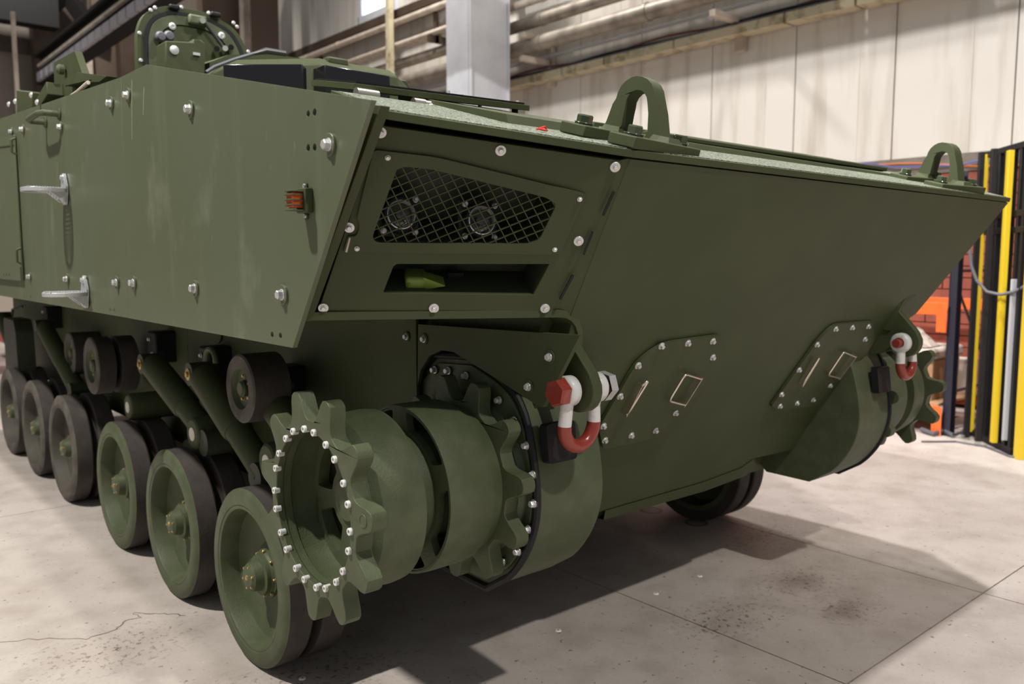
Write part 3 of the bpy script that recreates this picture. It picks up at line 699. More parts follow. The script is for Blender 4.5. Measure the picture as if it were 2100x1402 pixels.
# recesses behind both openings
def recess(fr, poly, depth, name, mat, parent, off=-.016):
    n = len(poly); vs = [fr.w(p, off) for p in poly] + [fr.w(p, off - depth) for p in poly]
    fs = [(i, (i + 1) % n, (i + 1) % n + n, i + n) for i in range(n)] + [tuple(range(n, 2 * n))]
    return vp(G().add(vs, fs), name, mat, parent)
recess(FP, win, .13, 'lamp_recess', GDARK, lp); recess(FP, slot, .12, 'slot_recess', GDARK, lp)  # dark walls stand in for the shade behind the openings
# fasteners of the light panel
for px, py in ((781, 272), (1027, 309), (1262, 343), (716, 467), (1187, 495), (663, 632), (890, 633), (1118, 633)):
    bolt(FP.w(FP.px(px, py), -.004), FP.n, lp, rw=.0128, rh=.0062, hh=.007, wt=.004, wm=SILVER)
for px, py in ((795, 322), (1188, 407), (732, 508), (1137, 510)):
    bolt(FP.w(FP.px(px, py), .0035), FP.n, lp, rw=.0062, rh=.0048, hh=.006, wt=.001, wm=STEELD)
q = FP.pxs([(716, 486), (719, 487), (712, 516), (708, 515)]); vp(G().plate(FP, q, .0006, off=.0042), 'marking_label', SACK, lp, label='tiny pale strip label')
# headlamps
def headlamp(px, py, r):
    c = FP.w(FP.px(px, py, -.04), -.04); n = (V((-.30, -1, .05))).normalized(); M = TM(c, n)
    hl = vp(G().lathe([(-.075, r * .9), (-.02, r * 1.30), (.0, r * 1.30), (.004, r * 1.22), (.004, r * 1.06), (-.004, r * 1.03)], 36, M), 'headlamp', BLACK, lp, label='black headlamp housing')
    WM[hl.name] = WM[hl.name]
    vp(G().lathe([(-.050, .004), (-.046, r * .45), (-.028, r * .82), (-.003, r * 1.02)], 36, M), 'reflector', CHROME, hl)
    vp(G().lathe([(-.004, r * 1.03), (.006, r * 1.03), (.007, r * .96), (.0, r * .93)], 36, M), 'bezel_ring', SILVER, hl, label='bright lamp bezel')
    vp(G().lathe([(-.03, r * .28), (-.006, r * .28), (-.004, .0001)], 20, M), 'bulb_shield', STEELD, hl)
    vp(G().lathe([(-.002, r * 1.02), (.004, r * .9), (.010, r * .5), (.012, .0001)], 36, M), 'lens', CLEAR, hl)
    for k_ in range(4):
        t = .75 + k_ * math.pi / 2; p = M @ V((math.cos(t) * r * 1.62, math.sin(t) * r * 1.62, -.012))
        bolt(p, n, hl, rw=.009, rh=.0055, hh=.008, wt=.003, wm=STEELD)
    vp(G().box(c - n * .03 , (.10, .012, .10), n.to_track_quat('Y', 'Z').to_matrix()), 'lamp_bracket', GDARK, hl)
headlamp(822, 440, .034); headlamp(987, 452, .034)
# blackout drive lamp in the slot
c = FP.w(FP.px(862, 575, -.05), -.05); u, v, n = FP.u, FP.v, FP.n
bl_ = vp(G().box(c - u * .012 - n * .01, (.052, .034, .06), Matrix((u, v, n)).transposed()), 'blackout_lamp', GBRIGHT, lp, bevel=.008, label='olive green hooded lamp')
g = G(); hz = [c + u * a_ + v * b_ + n * d_ for a_, b_, d_ in ((.005, -.018, .018), (.060, -.004, .022), (.060, -.004, -.02), (.005, -.018, -.02), (.005, .018, .018), (.060, .002, .030), (.060, .002, -.02), (.005, .018, -.02))]
g.hexa(hz); vp(g, 'lamp_hood', GBRIGHT, bl_, bevel=.0015, label='olive green hood')
vp(G().box(c + u * .035 - v * .016 + n * .004, (.05, .004, .04), Matrix((u, v, n)).transposed()), 'lower_hood', GBRIGHT, bl_, bevel=.001)
vp(G().lathe([(0, .004), (.001, .0035)], 10, TM(c - u * .03 + n * .0205, n)), 'screw', BLACK, bl_)
vp(G().box(c - v * .026, (.04, .004, .03), Matrix((u, v, n)).transposed()), 'lamp_foot', GDARK, bl_)
c2_ = FP.w(FP.px(933, 572, -.10), -.10)
vp(G().box(c2_, (.045, .045, .02), Matrix((u, v, n)).transposed()), 'black_connector', BLACK, lp, bevel=.003)
for du in (-.004, .004): vp(G().box(c2_ + u * du + n * .011, (.0015, .010, .001), Matrix((u, v, n)).transposed()), 'connector_mark', SACK, lp)
bolt(FP.w(FP.px(797, 596, -.03), -.03), FP.n, lp, rw=.006, rh=.005, hh=.006, wt=.002, wm=STEELD)

# ledge under each light panel, bent down at its inner end into the tow lug
def ledge(sx):
    path = [(-1.635, 1.300)] + [(-1.05, 1.298)]
    for k_ in range(1, 7):
        t = k_ / 6 * math.pi / 2; path.append((-1.05 + .095 * math.sin(t), 1.298 - .095 * (1 - math.cos(t))))
    path.append((-.955, 1.15))
    yA = 1.865; n = len(path); vs = []
    def yf(x, z):
        base = 1.555 + (-1.05 - x) * .54 if x < -1.05 else 1.555
        return base + (1.298 - z) * .35
    for i, (x, z) in enumerate(path):
        a_ = path[max(i - 1, 0)]; b_ = path[min(i + 1, n - 1)]; t = V((b_[0] - a_[0], b_[1] - a_[1])).normalized(); nn_ = V((t.y, -t.x))
        for s_ in (0, -.020):
            X, Z = x - nn_.x * s_ * -1, z - nn_.y * s_ * -1
            vs += [V((-X * sx if sx > 0 else X, yf(x, z), Z)), V((-X * sx if sx > 0 else X, yf(x, z) + .45, Z))]
    fs = []
    for i in range(n - 1):
        o = i * 4; fs += [(o, o + 1, o + 5, o + 4), (o + 2, o + 6, o + 7, o + 3), (o, o + 4, o + 6, o + 2), (o + 1, o + 3, o + 7, o + 5)]
    fs += [(0, 2, 3, 1), (4 * n - 4, 4 * n - 3, 4 * n - 1, 4 * n - 2)]
    return vp(G().add(vs, fs), 'sponson_ledge', GREEN, smooth=50)
ledge(-1); ledge(1)
WT = nmat('chipped_white_paint', (.75, .76, .74), .6)
for a_, b_, z in ((876, 890, 648), (896, 925, 649), (884, 893, 659)):
    A = on(a_, z, P3 + V((0, -.03, 0)), FP.n); B = on(b_, z, P3 + V((0, -.03, 0)), FP.n)

# ---------------------------------------------------------------- hull body
hullz = .47
g = G()
g.hexa([V(q) for q in ((-1.03, 1.75, hullz + .53), (1.03, 1.75, hullz + .53), (1.03, 8.6, hullz), (-1.03, 8.6, hullz), (-1.03, 1.62, 1.30), (1.03, 1.62, 1.30), (1.03, 8.6, 1.32), (-1.03, 8.6, 1.32))])
g = G()
# centre tub, profile in y-z
prof = [(1.50, 1.42), (1.60, 1.30), (2.10, .47), (8.3, .47), (8.6, 1.32), (8.6, 2.0), (3.4, 2.0), (2.0, 1.83), (1.40, 1.68)]
FX = Fr((-1.03, 0, 0), (-1, 0, 0), (0, -1, 0))
vp(G().plate(FX, [(-y - .03, z) for y, z in prof], 2.06), 'hull_tub', GREEN)
g = G(); g.bx(-1.62, -1.03, 1.95, 8.6, 1.282, 1.30); g.bx(1.03, 1.62, 1.95, 8.6, 1.282, 1.30)
vp(g, 'sponson_floor', GREEN)
vp(G().hexa([V(q) for q in ((1.59, 1.80, 1.30), (1.62, 1.80, 1.30), (1.62, 8.6, 1.30), (1.59, 8.6, 1.30), (1.59, 1.62, 1.74), (1.62, 1.62, 1.74), (1.62, 8.6, 1.95), (1.59, 8.6, 1.95))]), 'sponson_side', GREEN)
vp(G().hexa([V(q) for q in ((1.0, 1.62, 1.3), (1.6, 1.85, 1.3), (1.6, 1.87, 1.3), (1.0, 1.64, 1.3), (1.0, 1.42, 1.68), (1.6, 1.63, 1.72), (1.6, 1.65, 1.72), (1.0, 1.44, 1.68))]), 'light_panel', GREEN)
vp(G().hexa([V(q) for q in ((-1.6, 2.7, 1.90), (1.6, 2.7, 1.90), (1.6, 8.6, 1.90), (-1.6, 8.6, 1.90), (-1.45, 3.0, 1.99), (1.45, 3.0, 1.99), (1.45, 8.4, 2.06), (-1.45, 8.4, 2.06))]), 'roof', GREEN)
# side plates of the hull beside the drive
FH = Fr((-1.075, 0, 0), (-1, 0, 0), (0, -1, 0))
q = FH.pxs([(857, 664), (1190, 687), (1114, 835), (1104, 833), (1010, 772), (930, 722), (905, 718), (880, 730), (862, 760), (856, 790)])
fp_ = vp(G().plate(FH, q, .014), 'hull_side_plate', GREEN, bevel=.0015)
q = FH.pxs([(855, 662), (854, 1010)]); y_s = (q[0][0] + q[1][0]) / 2
vp(G().plate(FH, [(y_s, 1.28), (y_s, .70), (y_s - .35, .50), (-4.2, .50), (-4.2, 1.28)], .012, off=-.001), 'hull_side_plate', GREEN, bevel=.0015)
for px, py in ((1128, 732), (1085, 793), (871, 695)):
    bolt(onx(px, py, -1.075), (-1, 0, 0), fp_, rw=.0185, rh=.0085, hh=.010, wt=.004)
for px, py in ((835, 690), (558, 752), (575, 758)):
    bolt(onx(px, py, -1.075), (-1, 0, 0), fp_, rw=.017, rh=.008, hh=.010, wt=.004)
g = G(); c = FH.px(440, 680); g.plate(FH, rnd([(c[0] - .09, c[1] + .05), (c[0] + .09, c[1] + .05), (c[0] + .10, c[1] - .02), (c[0] + .06, c[1] - .055), (c[0] - .06, c[1] - .055), (c[0] - .10, c[1] - .02)], .03), .01, off=.008)
vp(g, 'access_cover', GREEN, bevel=.003)
# lower rear hull side
vp(G().bx(-1.075, -1.03, 4.2, 8.5, .5, 1.28), 'hull_side_plate', GREEN)

# ---------------------------------------------------------------- final drive housings and sprockets
HP = [(1.93, 1.16), (1.84, 1.13), (1.76, 1.09), (1.70, 1.02), (1.665, .91), (1.648, .80), (1.658, .71), (1.70, .617), (1.77, .535), (1.868, .472), (2.08, .475), (2.25, .62), (2.25, 1.05), (2.12, 1.15)]
def housing(sx):
    fr = Fr((sx * 1.035, 0, 0), (sx, 0, 0), (0, sx * 1.0, 0))
    s_ = 1 if fr.v.z > 0 else -1
    if s_ < 0: fr = Fr((sx * 1.035, 0, 0), (sx, 0, 0), (0, -sx * 1.0, 0))
    uy = fr.u.y
    pts = [(y * uy, z) for y, z in HP]
    # smooth the front curve
    out = []
    n = len(pts)
    for i in range(n):
        p0, p1, p2, p3 = (V(pts[(i + k_) % n]) for k_ in (-1, 0, 1, 2))
        for t in ((0, .33, .66) if 0 < i < 8 else (0,)): out.append(tuple(.5 * ((2 * p1) + (p2 - p0) * t + (2 * p0 - 5 * p1 + 4 * p2 - p3) * t * t + (3 * p1 - p0 - 3 * p2 + p3) * t ** 3)))
    h = vp(G().plate(fr, out, .255), 'final_drive_housing', GREEN2, bevel=.004, smooth=40)  # lighter green stands in for stronger lamp light on the housing
    # flange, bolts and rubber seal on the outer face
    cy, cz = 1.922, .812
    fl_ = [(p[0], p[1]) for p in out]
    seal = [fr.w((cy * uy + (p[0] - cy * uy) * 1.0, cz + (p[1] - cz) * 1.0), .008) for p in out]
    vp(G().tube(seal + [seal[0]], .011, 8, False), 'rubber_seal', SEAL, h, label='black rubber seal')
    inner = [(cy * uy + (p[0] - cy * uy) * .93, cz + (p[1] - cz) * .93) for p in out]
    vp(G().plate(fr, inner, .012, off=.012), 'flange_plate', GREEN2, h, bevel=.003)
    M = TM((sx * 1.047, cy, cz), (sx, 0, 0))
    vp(G().lathe([(0, .235), (.02, .225), (.035, .19), (.06, .17), (.30, .155), (.30, .0001)], 40, M), 'gear_case', GREEN2, h)
    return h, fr
hN, frN = housing(-1); hF, frF = housing(1)
for px, py in ((893, 758), (921, 760), (957, 770), (990, 797), (1025, 820), (1056, 862), (1081, 913), (1094, 973), (1096, 1032), (1085, 1085), (1064, 1130), (1032, 1151)):
    p = onx(px, py, -1.05); bolt(p, (-1, 0, 0), hN, rw=.014, rh=.0088, hh=.014, wt=.003)
    bolt(V((1.05, p.y, p.z)), (1, 0, 0), hF, rw=.014, rh=.0088, hh=.014, wt=.003)
# black pad on the front of each housing
for sx, pp in ((-1, (1147, 905)), (1, (1808, 778))):
    p = ony(*pp, 1.64); p.x = max(min(p.x, 1.0), -1.0)
    vp(G().plate(Fr(p, (0, -1, .12), (1, 0, 0)), rnd([(-.055, -.055), (.055, -.055), (.055, .055), (-.055, .055)], .015), .03, off=.012), 'rubber_pad', SEAL, hN if sx < 0 else hF, bevel=.003, label='black rubber pad')

def sprocket(sx):
    cy, cz = 1.922, .812
    T = lambda x: TM((sx * x, cy, cz), (sx, 0, 0))
    root = vp(G().lathe([(0, .198), (-.010, .203), (-.060, .205), (-.115, .198), (-.145, .185), (-.182, .176), (-.182, .234), (-.150, .237), (-.06, .228), (-.04, .212), (-.002, .214), (0, .212)], 56, T(1.565), closed=True, ph=.02), 'sprocket_drum', GREEN2, label='outer sprocket drum', smooth=28)
    # toothed rings
    N = 11; ph0 = math.atan2(.0, 1)
    def ring(x, t, nm):
        fr = Fr((sx * x, cy, cz), (sx, 0, 0), (0, 1, 0)); s_ = fr.v.z
        pts = []
        for k_ in range(N):
            a0 = 2 * math.pi * k_ / N + TOOTH
            for da, r in ((-.255, .2285), (-.205, .230), (-.165, .238), (-.125, .258), (-.098, .281), (-.066, .297), (-.025, .302), (.025, .302), (.066, .297), (.098, .281), (.125, .258), (.165, .238), (.205, .230), (.255, .2285)):
                t_ = a0 + da; pts.append((r * math.cos(t_), r * math.sin(t_) * s_))
        if s_ < 0: pts = pts[::-1]
        return vp(G().plate(fr, pts, t, [circ((0, 0), .2005, 44)]), nm, GREEN2, root, bevel=.004, smooth=30)
    ring(1.582, .044, 'toothed_ring'); ring(1.118, .044, 'toothed_ring')
    # drum two with its kidney shaped windows
    fr = Fr((sx * 1.305, cy, cz), (sx, 0, 0), (0, 1, 0))
    kid = []
    for k_ in range(5):
        a0 = 2 * math.pi * k_ / 5 + .35; L_ = []
        for t in [i / 10 for i in range(11)]: L_.append((.222 * math.cos(a0 + (t - .5) * .98), .222 * math.sin(a0 + (t - .5) * .98)))
        for t in [i / 8 for i in range(9)]: L_.append((.172 * math.cos(a0 - (t - .5) * .80), .172 * math.sin(a0 - (t - .5) * .80)))
        kid.append(rnd(L_, .012, 2))
    vp(G().plate(fr, circ((0, 0), .234, 56), .022, kid), 'drum_web', GREEN2, root, bevel=.003)
    vp(G().lathe([(.004, .2345), (.004, .228), (-.02, .226), (-.135, .220), (-.155, .212), (-.19, .205), (-.19, .214), (-.155, .224), (-.135, .2355), (-.02, .2365)], 56, T(1.305), closed=True), 'inner_drum', GREEN2, root)
    vp(G().lathe([(-.25, .14), (-.02, .16), (.06, .150), (.10, .10)], 40, T(1.33)), 'hub_barrel', GREEN2, root)
    # web inside the outer drum with windows
    kid = []
    for k_ in range(5):
        a0 = 2 * math.pi * k_ / 5 - .45 * (-sx); L_ = []
        for t in [i / 6 for i in range(7)]: L_.append((.170 * math.cos(a0 + (t - .5) * .86), .170 * math.sin(a0 + (t - .5) * .86)))
        for t in [i / 4 for i in range(5)]: L_.append((.088 * math.cos(a0 - (t - .5) * .72), .088 * math.sin(a0 - (t - .5) * .72)))
        kid.append(rnd(L_, .014, 3))
    fr = Fr((sx * 1.472, cy, cz), (sx, 0, 0), (0, 1, 0))
    vp(G().plate(fr, circ((0, 0), .198, 48), .034, kid), 'drum_web', GREEN2, root, bevel=.006)
    vp(G().lathe([(-.10, .07), (0, .065), (.010, .055), (.010, .0001)], 30, T(1.472)), 'hub_boss', GREEN2, root)
    for k_ in range(22):
        a0 = TOOTH + 2 * math.pi * (k_ // 2) / N + math.pi / N * 0 + (-.125 if k_ % 2 else .125) + math.pi / N
        p = V((sx * 1.574, cy + .2045 * math.cos(a0), cz + .2045 * math.sin(a0)))
        bolt(p, (sx, 0, 0), root, rw=0, rh=.0092, hh=.016, wt=0, wm=STEELD, hm=WHITEZ, socket=True)
    # casting mark disc
    a0 = TOOTH + 2 * math.pi * MARK / N
    p = V((sx * 1.5825, cy + .262 * math.cos(a0), cz + .262 * math.sin(a0)))
    vp(G().lathe([(0, .017), (.0015, .016), (.0015, .0135), (.0004, .013), (.0004, .0001)], 24, TM(p, (sx, 0, 0))), 'casting_mark', GREEN2, root)
    return root
WHITEZ = nmat('pale_zinc', (.72, .72, .71), .45, .2)
# tooth phase from the photograph: a tooth tip points forward, slightly below level
tt = onx(783, 1062, -1.582); TOOTH = math.atan2(tt.z - .812, tt.y - 1.922) + .05; MARK = 0
spN = sprocket(-1); spF = sprocket(1)
# raised casting number
def text3d(body, size, M, mat, parent, name, depth=.0015):
    cu = bpy.data.curves.new(name, 'FONT'); cu.body = body; cu.size = size; cu.extrude = depth; cu.align_x = 'CENTER'; cu.align_y = 'CENTER'; cu.resolution_u = 2
    o = bpy.data.objects.new(name, cu); COL.objects.link(o)
    bpy.context.view_layer.update(); me = bpy.data.meshes.new_from_object(o.evaluated_get(bpy.context.evaluated_depsgraph_get()))
    bpy.data.objects.remove(o); me.materials.clear(); me.materials.append(mat); return put(name, me, parent, M)
c = onx(651, 1042, -1.4725)
R = Matrix(((0, 0, -1), (0, -1, 0), (-1, 0, 0))).to_4x4()
R = Matrix.Rotation(0, 4, 'X') @ Matrix((( 0, 0, -1, 0), (0, -1, 0, 0), (-1, 0, 0, 0), (0, 0, 0, 1)))
R = Matrix(((0, 0, -1, 0), (0, 1, 0, 0), (1, 0, 0, 0), (0, 0, 0, 1)))
R = Matrix(((0, 0, -1, 0), (.1, .995, 0, 0), (.995, -.1, 0, 0), (0, 0, 0, 1)))
text3d('128428881', .018, Matrix.Translation(c) @ R, GREEN2, spN, 'casting_number')

# ---------------------------------------------------------------- road wheels
TY_FRESH = nmat('painted_tyre_edge', (.075, .072, .045), .6, col2=(.040, .032, .026), scale=14)
R0 = .319
DUSTY = nmat('dusty_wheel_paint', (.050, .048, .034), .7, bump=.2, bscale=100, col2=(.085, .072, .058), scale=6)
def wheel_meshes(fresh):
    ro = .302 if fresh else .262
    face = GREEN2 if fresh else RUBFACE
    out = {}
    out['rim'] = G().lathe([(-.008, .262), (-.001, .258), (0, .252), (-.002, .246), (-.010, .243), (-.070, .236), (-.078, .215), (-.092, .11), (-.080, .085), (-.06, .075), (-.06, .0001)], 64).lathe([(-.008, .262), (-.098, .262), (-.10, .245), (-.12, .24), (-.135, .262), (-.235, .262), (-.235, .235), (-.14, .22), (-.11, .15)], 64).mesh('rim', GREEN2 if fresh else DUSTY)
    out['tyre'] = G().mat(0).lathe([(-.012, .3185), (-.030, .319), (-.092, .319), (-.099, .314), (-.100, .262)], 64).mat(1).lathe([(-.005, .255), (.0015, .262), (.002, .296), (-.004, .308), (-.012, .3185)], 64).mesh('tyre', [RUBBER, face])
    out['tyre2'] = G().lathe([(-.135, .262), (-.137, .312), (-.143, .319), (-.228, .319), (-.235, .314), (-.235, .262)], 64).mesh('tyre', RUBBER)
    out['hub'] = G().lathe([(-.085, .088), (-.072, .088), (-.068, .074), (-.045, .072), (-.042, .056), (-.012, .050), (-.002, .040), (0, .036), (0, .0001)], 32).mesh('hub_cap', GREEN2)
    return out
WMESH = {True: wheel_meshes(True), False: wheel_meshes(False)}
def road_wheel(x, y, sx, fresh, detail=True, z=R0):
    M = TM((sx * x, y, z), (sx, 0, 0)); W = WMESH[fresh]
    r = put('road_wheel', W['rim'], VEH, M)
    put('tyre', W['tyre'], r, M); put('tyre', W['tyre2'], r, M); put('hub_cap', W['hub'], r, M)
    if detail:
        n = V((sx, 0, 0))
        bolt(M @ V((0, 0, 0)), n, r, rw=0, rh=.008, hh=.004, wt=0, hm=BRASS)
        for k_ in range(6):
            t = k_ * math.pi / 3 + .3; bolt(M @ V((.040 * math.cos(t), .040 * math.sin(t), -.006)), n, r, rw=0, rh=.0048, hh=.006, wt=0, hm=BRASS)
        for k_ in range(8):
            t = k_ * math.pi / 4; bolt(M @ V((.083 * math.cos(t), .083 * math.sin(t), -.069)), n, r, rw=0, rh=.0048, hh=.008, wt=0, hm=BRASS)
    return r
WY_ = [2.789, 3.594, 4.399, 5.471, 6.276, 7.081]
for i, y in enumerate(WY_):
    road_wheel(1.397, y, -1, i < 3); road_wheel(1.397, y, 1, i < 3, False)

# swing arms, dampers and return rollers along the near side
def arm(y, yend, sx=-1):
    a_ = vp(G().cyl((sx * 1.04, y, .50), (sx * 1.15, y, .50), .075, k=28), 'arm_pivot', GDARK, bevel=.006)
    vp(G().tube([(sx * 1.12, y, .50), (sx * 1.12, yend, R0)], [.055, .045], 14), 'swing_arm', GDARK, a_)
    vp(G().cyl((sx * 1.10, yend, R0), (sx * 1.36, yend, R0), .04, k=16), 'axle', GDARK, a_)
    return a_
for i, y in enumerate(WY_): arm(y + .46, y); arm(y + .46, y, 1)
def damper(p_up, p_lo, x=-1.25, r=.062, mid=.60, pin=True, r2=.052):
    A = onx(*p_up, x); B = onx(*p_lo, x); Mid = A.lerp(B, mid); d = (B - A).normalized()
    s_ = vp(G().tube([A, A + d * .03, Mid - d * .02, Mid], [r * .72, r, r, r * .9], 24), 'damper', GREEN)
    vp(G().tube([Mid, Mid + d * .02, B], [r * .88, r2, r2], 20), 'damper_rod', GREEN, s_)
    vp(G().cyl(A + V((.06, 0, 0)), A + V((-.055, 0, 0)), r * .8, k=24), 'damper_eye', GDARK, s_)
    vp(G().cyl(B + V((.06, 0, 0)), B + V((-.05, 0, 0)), r * .9, k=24), 'damper_eye', GDARK, s_)
    if pin:
        vp(G().lathe([(0, .026), (.004, .026), (.005, .012), (.012, .012), (.013, .0001)], 20, TM(A + V((-.055, 0, 0)), (-1, 0, 0))), 'brass_pin', BRASS, s_, label='brass pin')
    return s_
damper((413, 765), (548, 975)); damper((312, 745), (440, 905)); damper((556, 812), (680, 1000))
damper((90, 668), (160, 800), r=.055, pin=False); damper((5, 650), (60, 790), r=.055, pin=False)
def arm_hub(px, py, x=-1.31, r=.072):
    c = onx(px, py, x); h = vp(G().lathe([(-.24, r), (-.02, r), (-.006, r * .93), (0, r * .82), (0, .0001)], 28, TM(c, (-1, 0, 0))), 'arm_hub', GREEN, label='rounded swing arm hub')
    vp(G().lathe([(0, .030), (.003, .028), (.0035, .0001)], 24, TM(c + V((-.0005, 0, 0)), (-1, 0, 0))), 'hub_plug', CREAMD, h, label='cream plastic plug')
    vp(G().tube([c + V((.12, .02, -.03)), c + V((.12, .22, -.22))], [.06, .05], 14), 'hub_arm', GREEN, h)
arm_hub(394, 890); arm_hub(546, 948); arm_hub(262, 835, r=.07); arm_hub(117, 869 - 40, r=.06)
def bracket(px, py, x=-1.12):
    c = onx(px, py, x); g = G(); g.box(c, (.12, .12, .16)); b_ = vp(g, 'damper_bracket', BLACK, bevel=.01, label='black damper bracket')
    bolt(c + V((-.06, .02, .04)), (-1, 0, 0), b_, rw=.012, rh=.008); bolt(c + V((-.06, -.03, -.03)), (-1, 0, 0), b_, rw=.012, rh=.008)
bracket(445, 745); bracket(335, 710); bracket(590, 790); bracket(110, 650)
for px, py in ((432, 742),):
    c = onx(px, py, -1.26)
    vp(G().tube([c + V((0, .055 * math.cos(t), .055 * math.sin(t))) for t in [math.pi * k_ / 8 for k_ in range(9)]], .012, 8), 'bracket_rib', GREEN2)
def roller(px, py, x, r, wd, twin=False, dish=False):
    c = onx(px, py, x); M = TM(c, (-1, 0, 0))
    t = put('return_roller', G().lathe([(.0, r * .62), (-.004, r * .60), (-.02, r * .55), (-.024, r * .2), (-.01, r * .22), (.0, r * .18), (0, .0001)], 40).mesh('roller', GREEN2), VEH, M)
    put('tyre', G().mat(1).lathe([(-.001, r * .60), (.0, r * .64), (0, r * .95), (-.006, r)], 44).mat(0).lathe([(-.006, r), (-wd, r), (-wd, r * .5)], 44).mesh('tyre', [RUBBER, RUBFACE]), t, M)
    if twin: put('tyre', G().lathe([(-wd - .03, r * .6), (-wd - .03, r), (-wd * 2 - .03, r), (-wd * 2 - .03, r * .5)], 44).mesh('tyre', RUBBER), t, M)
    put('hub', G().cyl((0, 0, -.20), (0, 0, -.01), .03, k=16).mesh('hub', GDARK), t, M)
    for k_ in range(5):
        an = k_ * 2 * math.pi / 5 + .5; bolt(M @ V((r * .36 * math.cos(an), r * .36 * math.sin(an), -.022)), (-1, 0, 0), t, rw=0, rh=.006, hh=.008, wt=0, hm=BRASS)
roller(491, 797, -1.36, .125, .14); roller(186, 750, -1.36, .155, .09, True); roller(142, 725, -1.25, .135, .16)
# tall plate of the rear idler carrier at the left edge
c = onx(25, 720, -1.33); vp(G().plate(Fr(c, (-1, 0, 0), (0, -1, 0)), rnd([(-.30, -.25), (-.27, .24), (.10, .24), (.16, .16), (.20, -.30)], .02), .12), 'idler_carrier', GDARK, bevel=.006)
c = onx(48, 640, -1.1); vp(G().tube([c + V((0, .02, .05)), c + V((-.06, .10, .02)), c + V((-.07, .12, -.10)), c + V((0, .05, -.17))], .012, 8), 'hydraulic_hose', CABLE)

# ---------------------------------------------------------------- tow lugs and shackles
def lug(sx):
    fr = Fr((-.992 if sx < 0 else .942, 0, 0), (-1, 0, 0), (0, -1, 0))
    pin = (-1.55, 1.103)
    pts = [(-1.90, 1.285), (-1.57, 1.285), (-1.585, 1.235), (-1.55, 1.20), (-1.505, 1.15)]
    for k_ in range(10):
        t = math.radians(35 - k_ * 20); pts.append((pin[0] + .062 * math.cos(t), pin[1] + .062 * math.sin(t)))
    pts += [(-1.66, 1.045), (-1.92, 1.0)]
    return vp(G().plate(fr, pts, .036), 'tow_lug', GREEN, bevel=.006, smooth=40)
lug(-1); lug(1)
def shackle(sx, label):
    cx = -.974 if sx < 0 else .96; py_, pz = 1.55, 1.103
    e = empty('tow_shackle', (cx, py_, pz), label, 'shackle', 'tow shackles on the bow')
    rr = .0185; hw = .052; L_ = .125; K_ = 1.10 if sx < 0 else 1.0
    if sx < 0: tilt = Matrix.Rotation(math.radians(4), 3, 'X')
    else: tilt = Matrix.Rotation(math.radians(-2), 3, 'X')
    def W(p): return V((cx, py_, pz)) + tilt @ V((p[0], p[1], p[2] * K_))
    leg = lambda s_: [W((s_ * hw, 0, -.012)), W((s_ * hw, 0, -.045)), W((s_ * (hw + .004), 0, -.088))]
    for s_ in (-1, 1):
        mk(G().tube(leg(s_), [.021, .0175, rr], 18), 'shackle_leg', WHITEP, e, smooth=60, label='white painted leg')
        mk(G().lathe([(-.020, .022), (-.020, .033), (-.012, .041), (.012, .041), (.020, .033), (.020, .022)], 32, TM(W((s_ * hw, 0, 0)), (1, 0, 0))), 'pin_eye', WHITEP, e, smooth=60, label='white painted eye')
    arc = [W((-(hw + .004) , 0, -.086))]
    for k_ in range(0, 13):
        t = math.pi * k_ / 12; arc.append(W((-(hw + .004) * math.cos(t), 0, -.088 - .055 * math.sin(t))))
    arc.append(W((hw + .004, 0, -.086)))
    mk(G().tube(arc, rr + .0005, 18), 'shackle_bow', REDP, e, smooth=60, label='red painted bow')
    ends = (-1, 1) if sx < 0 else (-1, 1)
    mk(G().cyl(W((-.085, 0, 0)), W((.095, 0, 0)), .019, k=20), 'pin', REDP, e)
    if sx < 0:
        mk(G().lathe([(0, .040), (.024, .040), (.030, .034), (.030, .0001)], 6, TM(W((-.073, 0, 0)), (-1, 0, 0), .3)), 'pin_head', REDP, e, label='red hexagonal pin head')
        mk(G().lathe([(0, .041), (.026, .041), (.030, .034), (.030, .0001)], 6, TM(W((.078, 0, 0)), (1, 0, 0), .2)), 'nut', SILVER, e, label='bare steel nut')
    else:
        mk(G().lathe([(0, .018), (.016, .018), (.018, .015), (.018, .0001)], 18, TM(W((-.080, 0, 0)), (-1, 0, 0))), 'pin_end', REDP, e, label='red pin end')
    return e
shackle(-1, 'large red and white tow shackle on the near lug, with red hexagonal pin head')
s2 = shackle(1, 'smaller looking red and white tow shackle on the far lug beside the far sprocket')

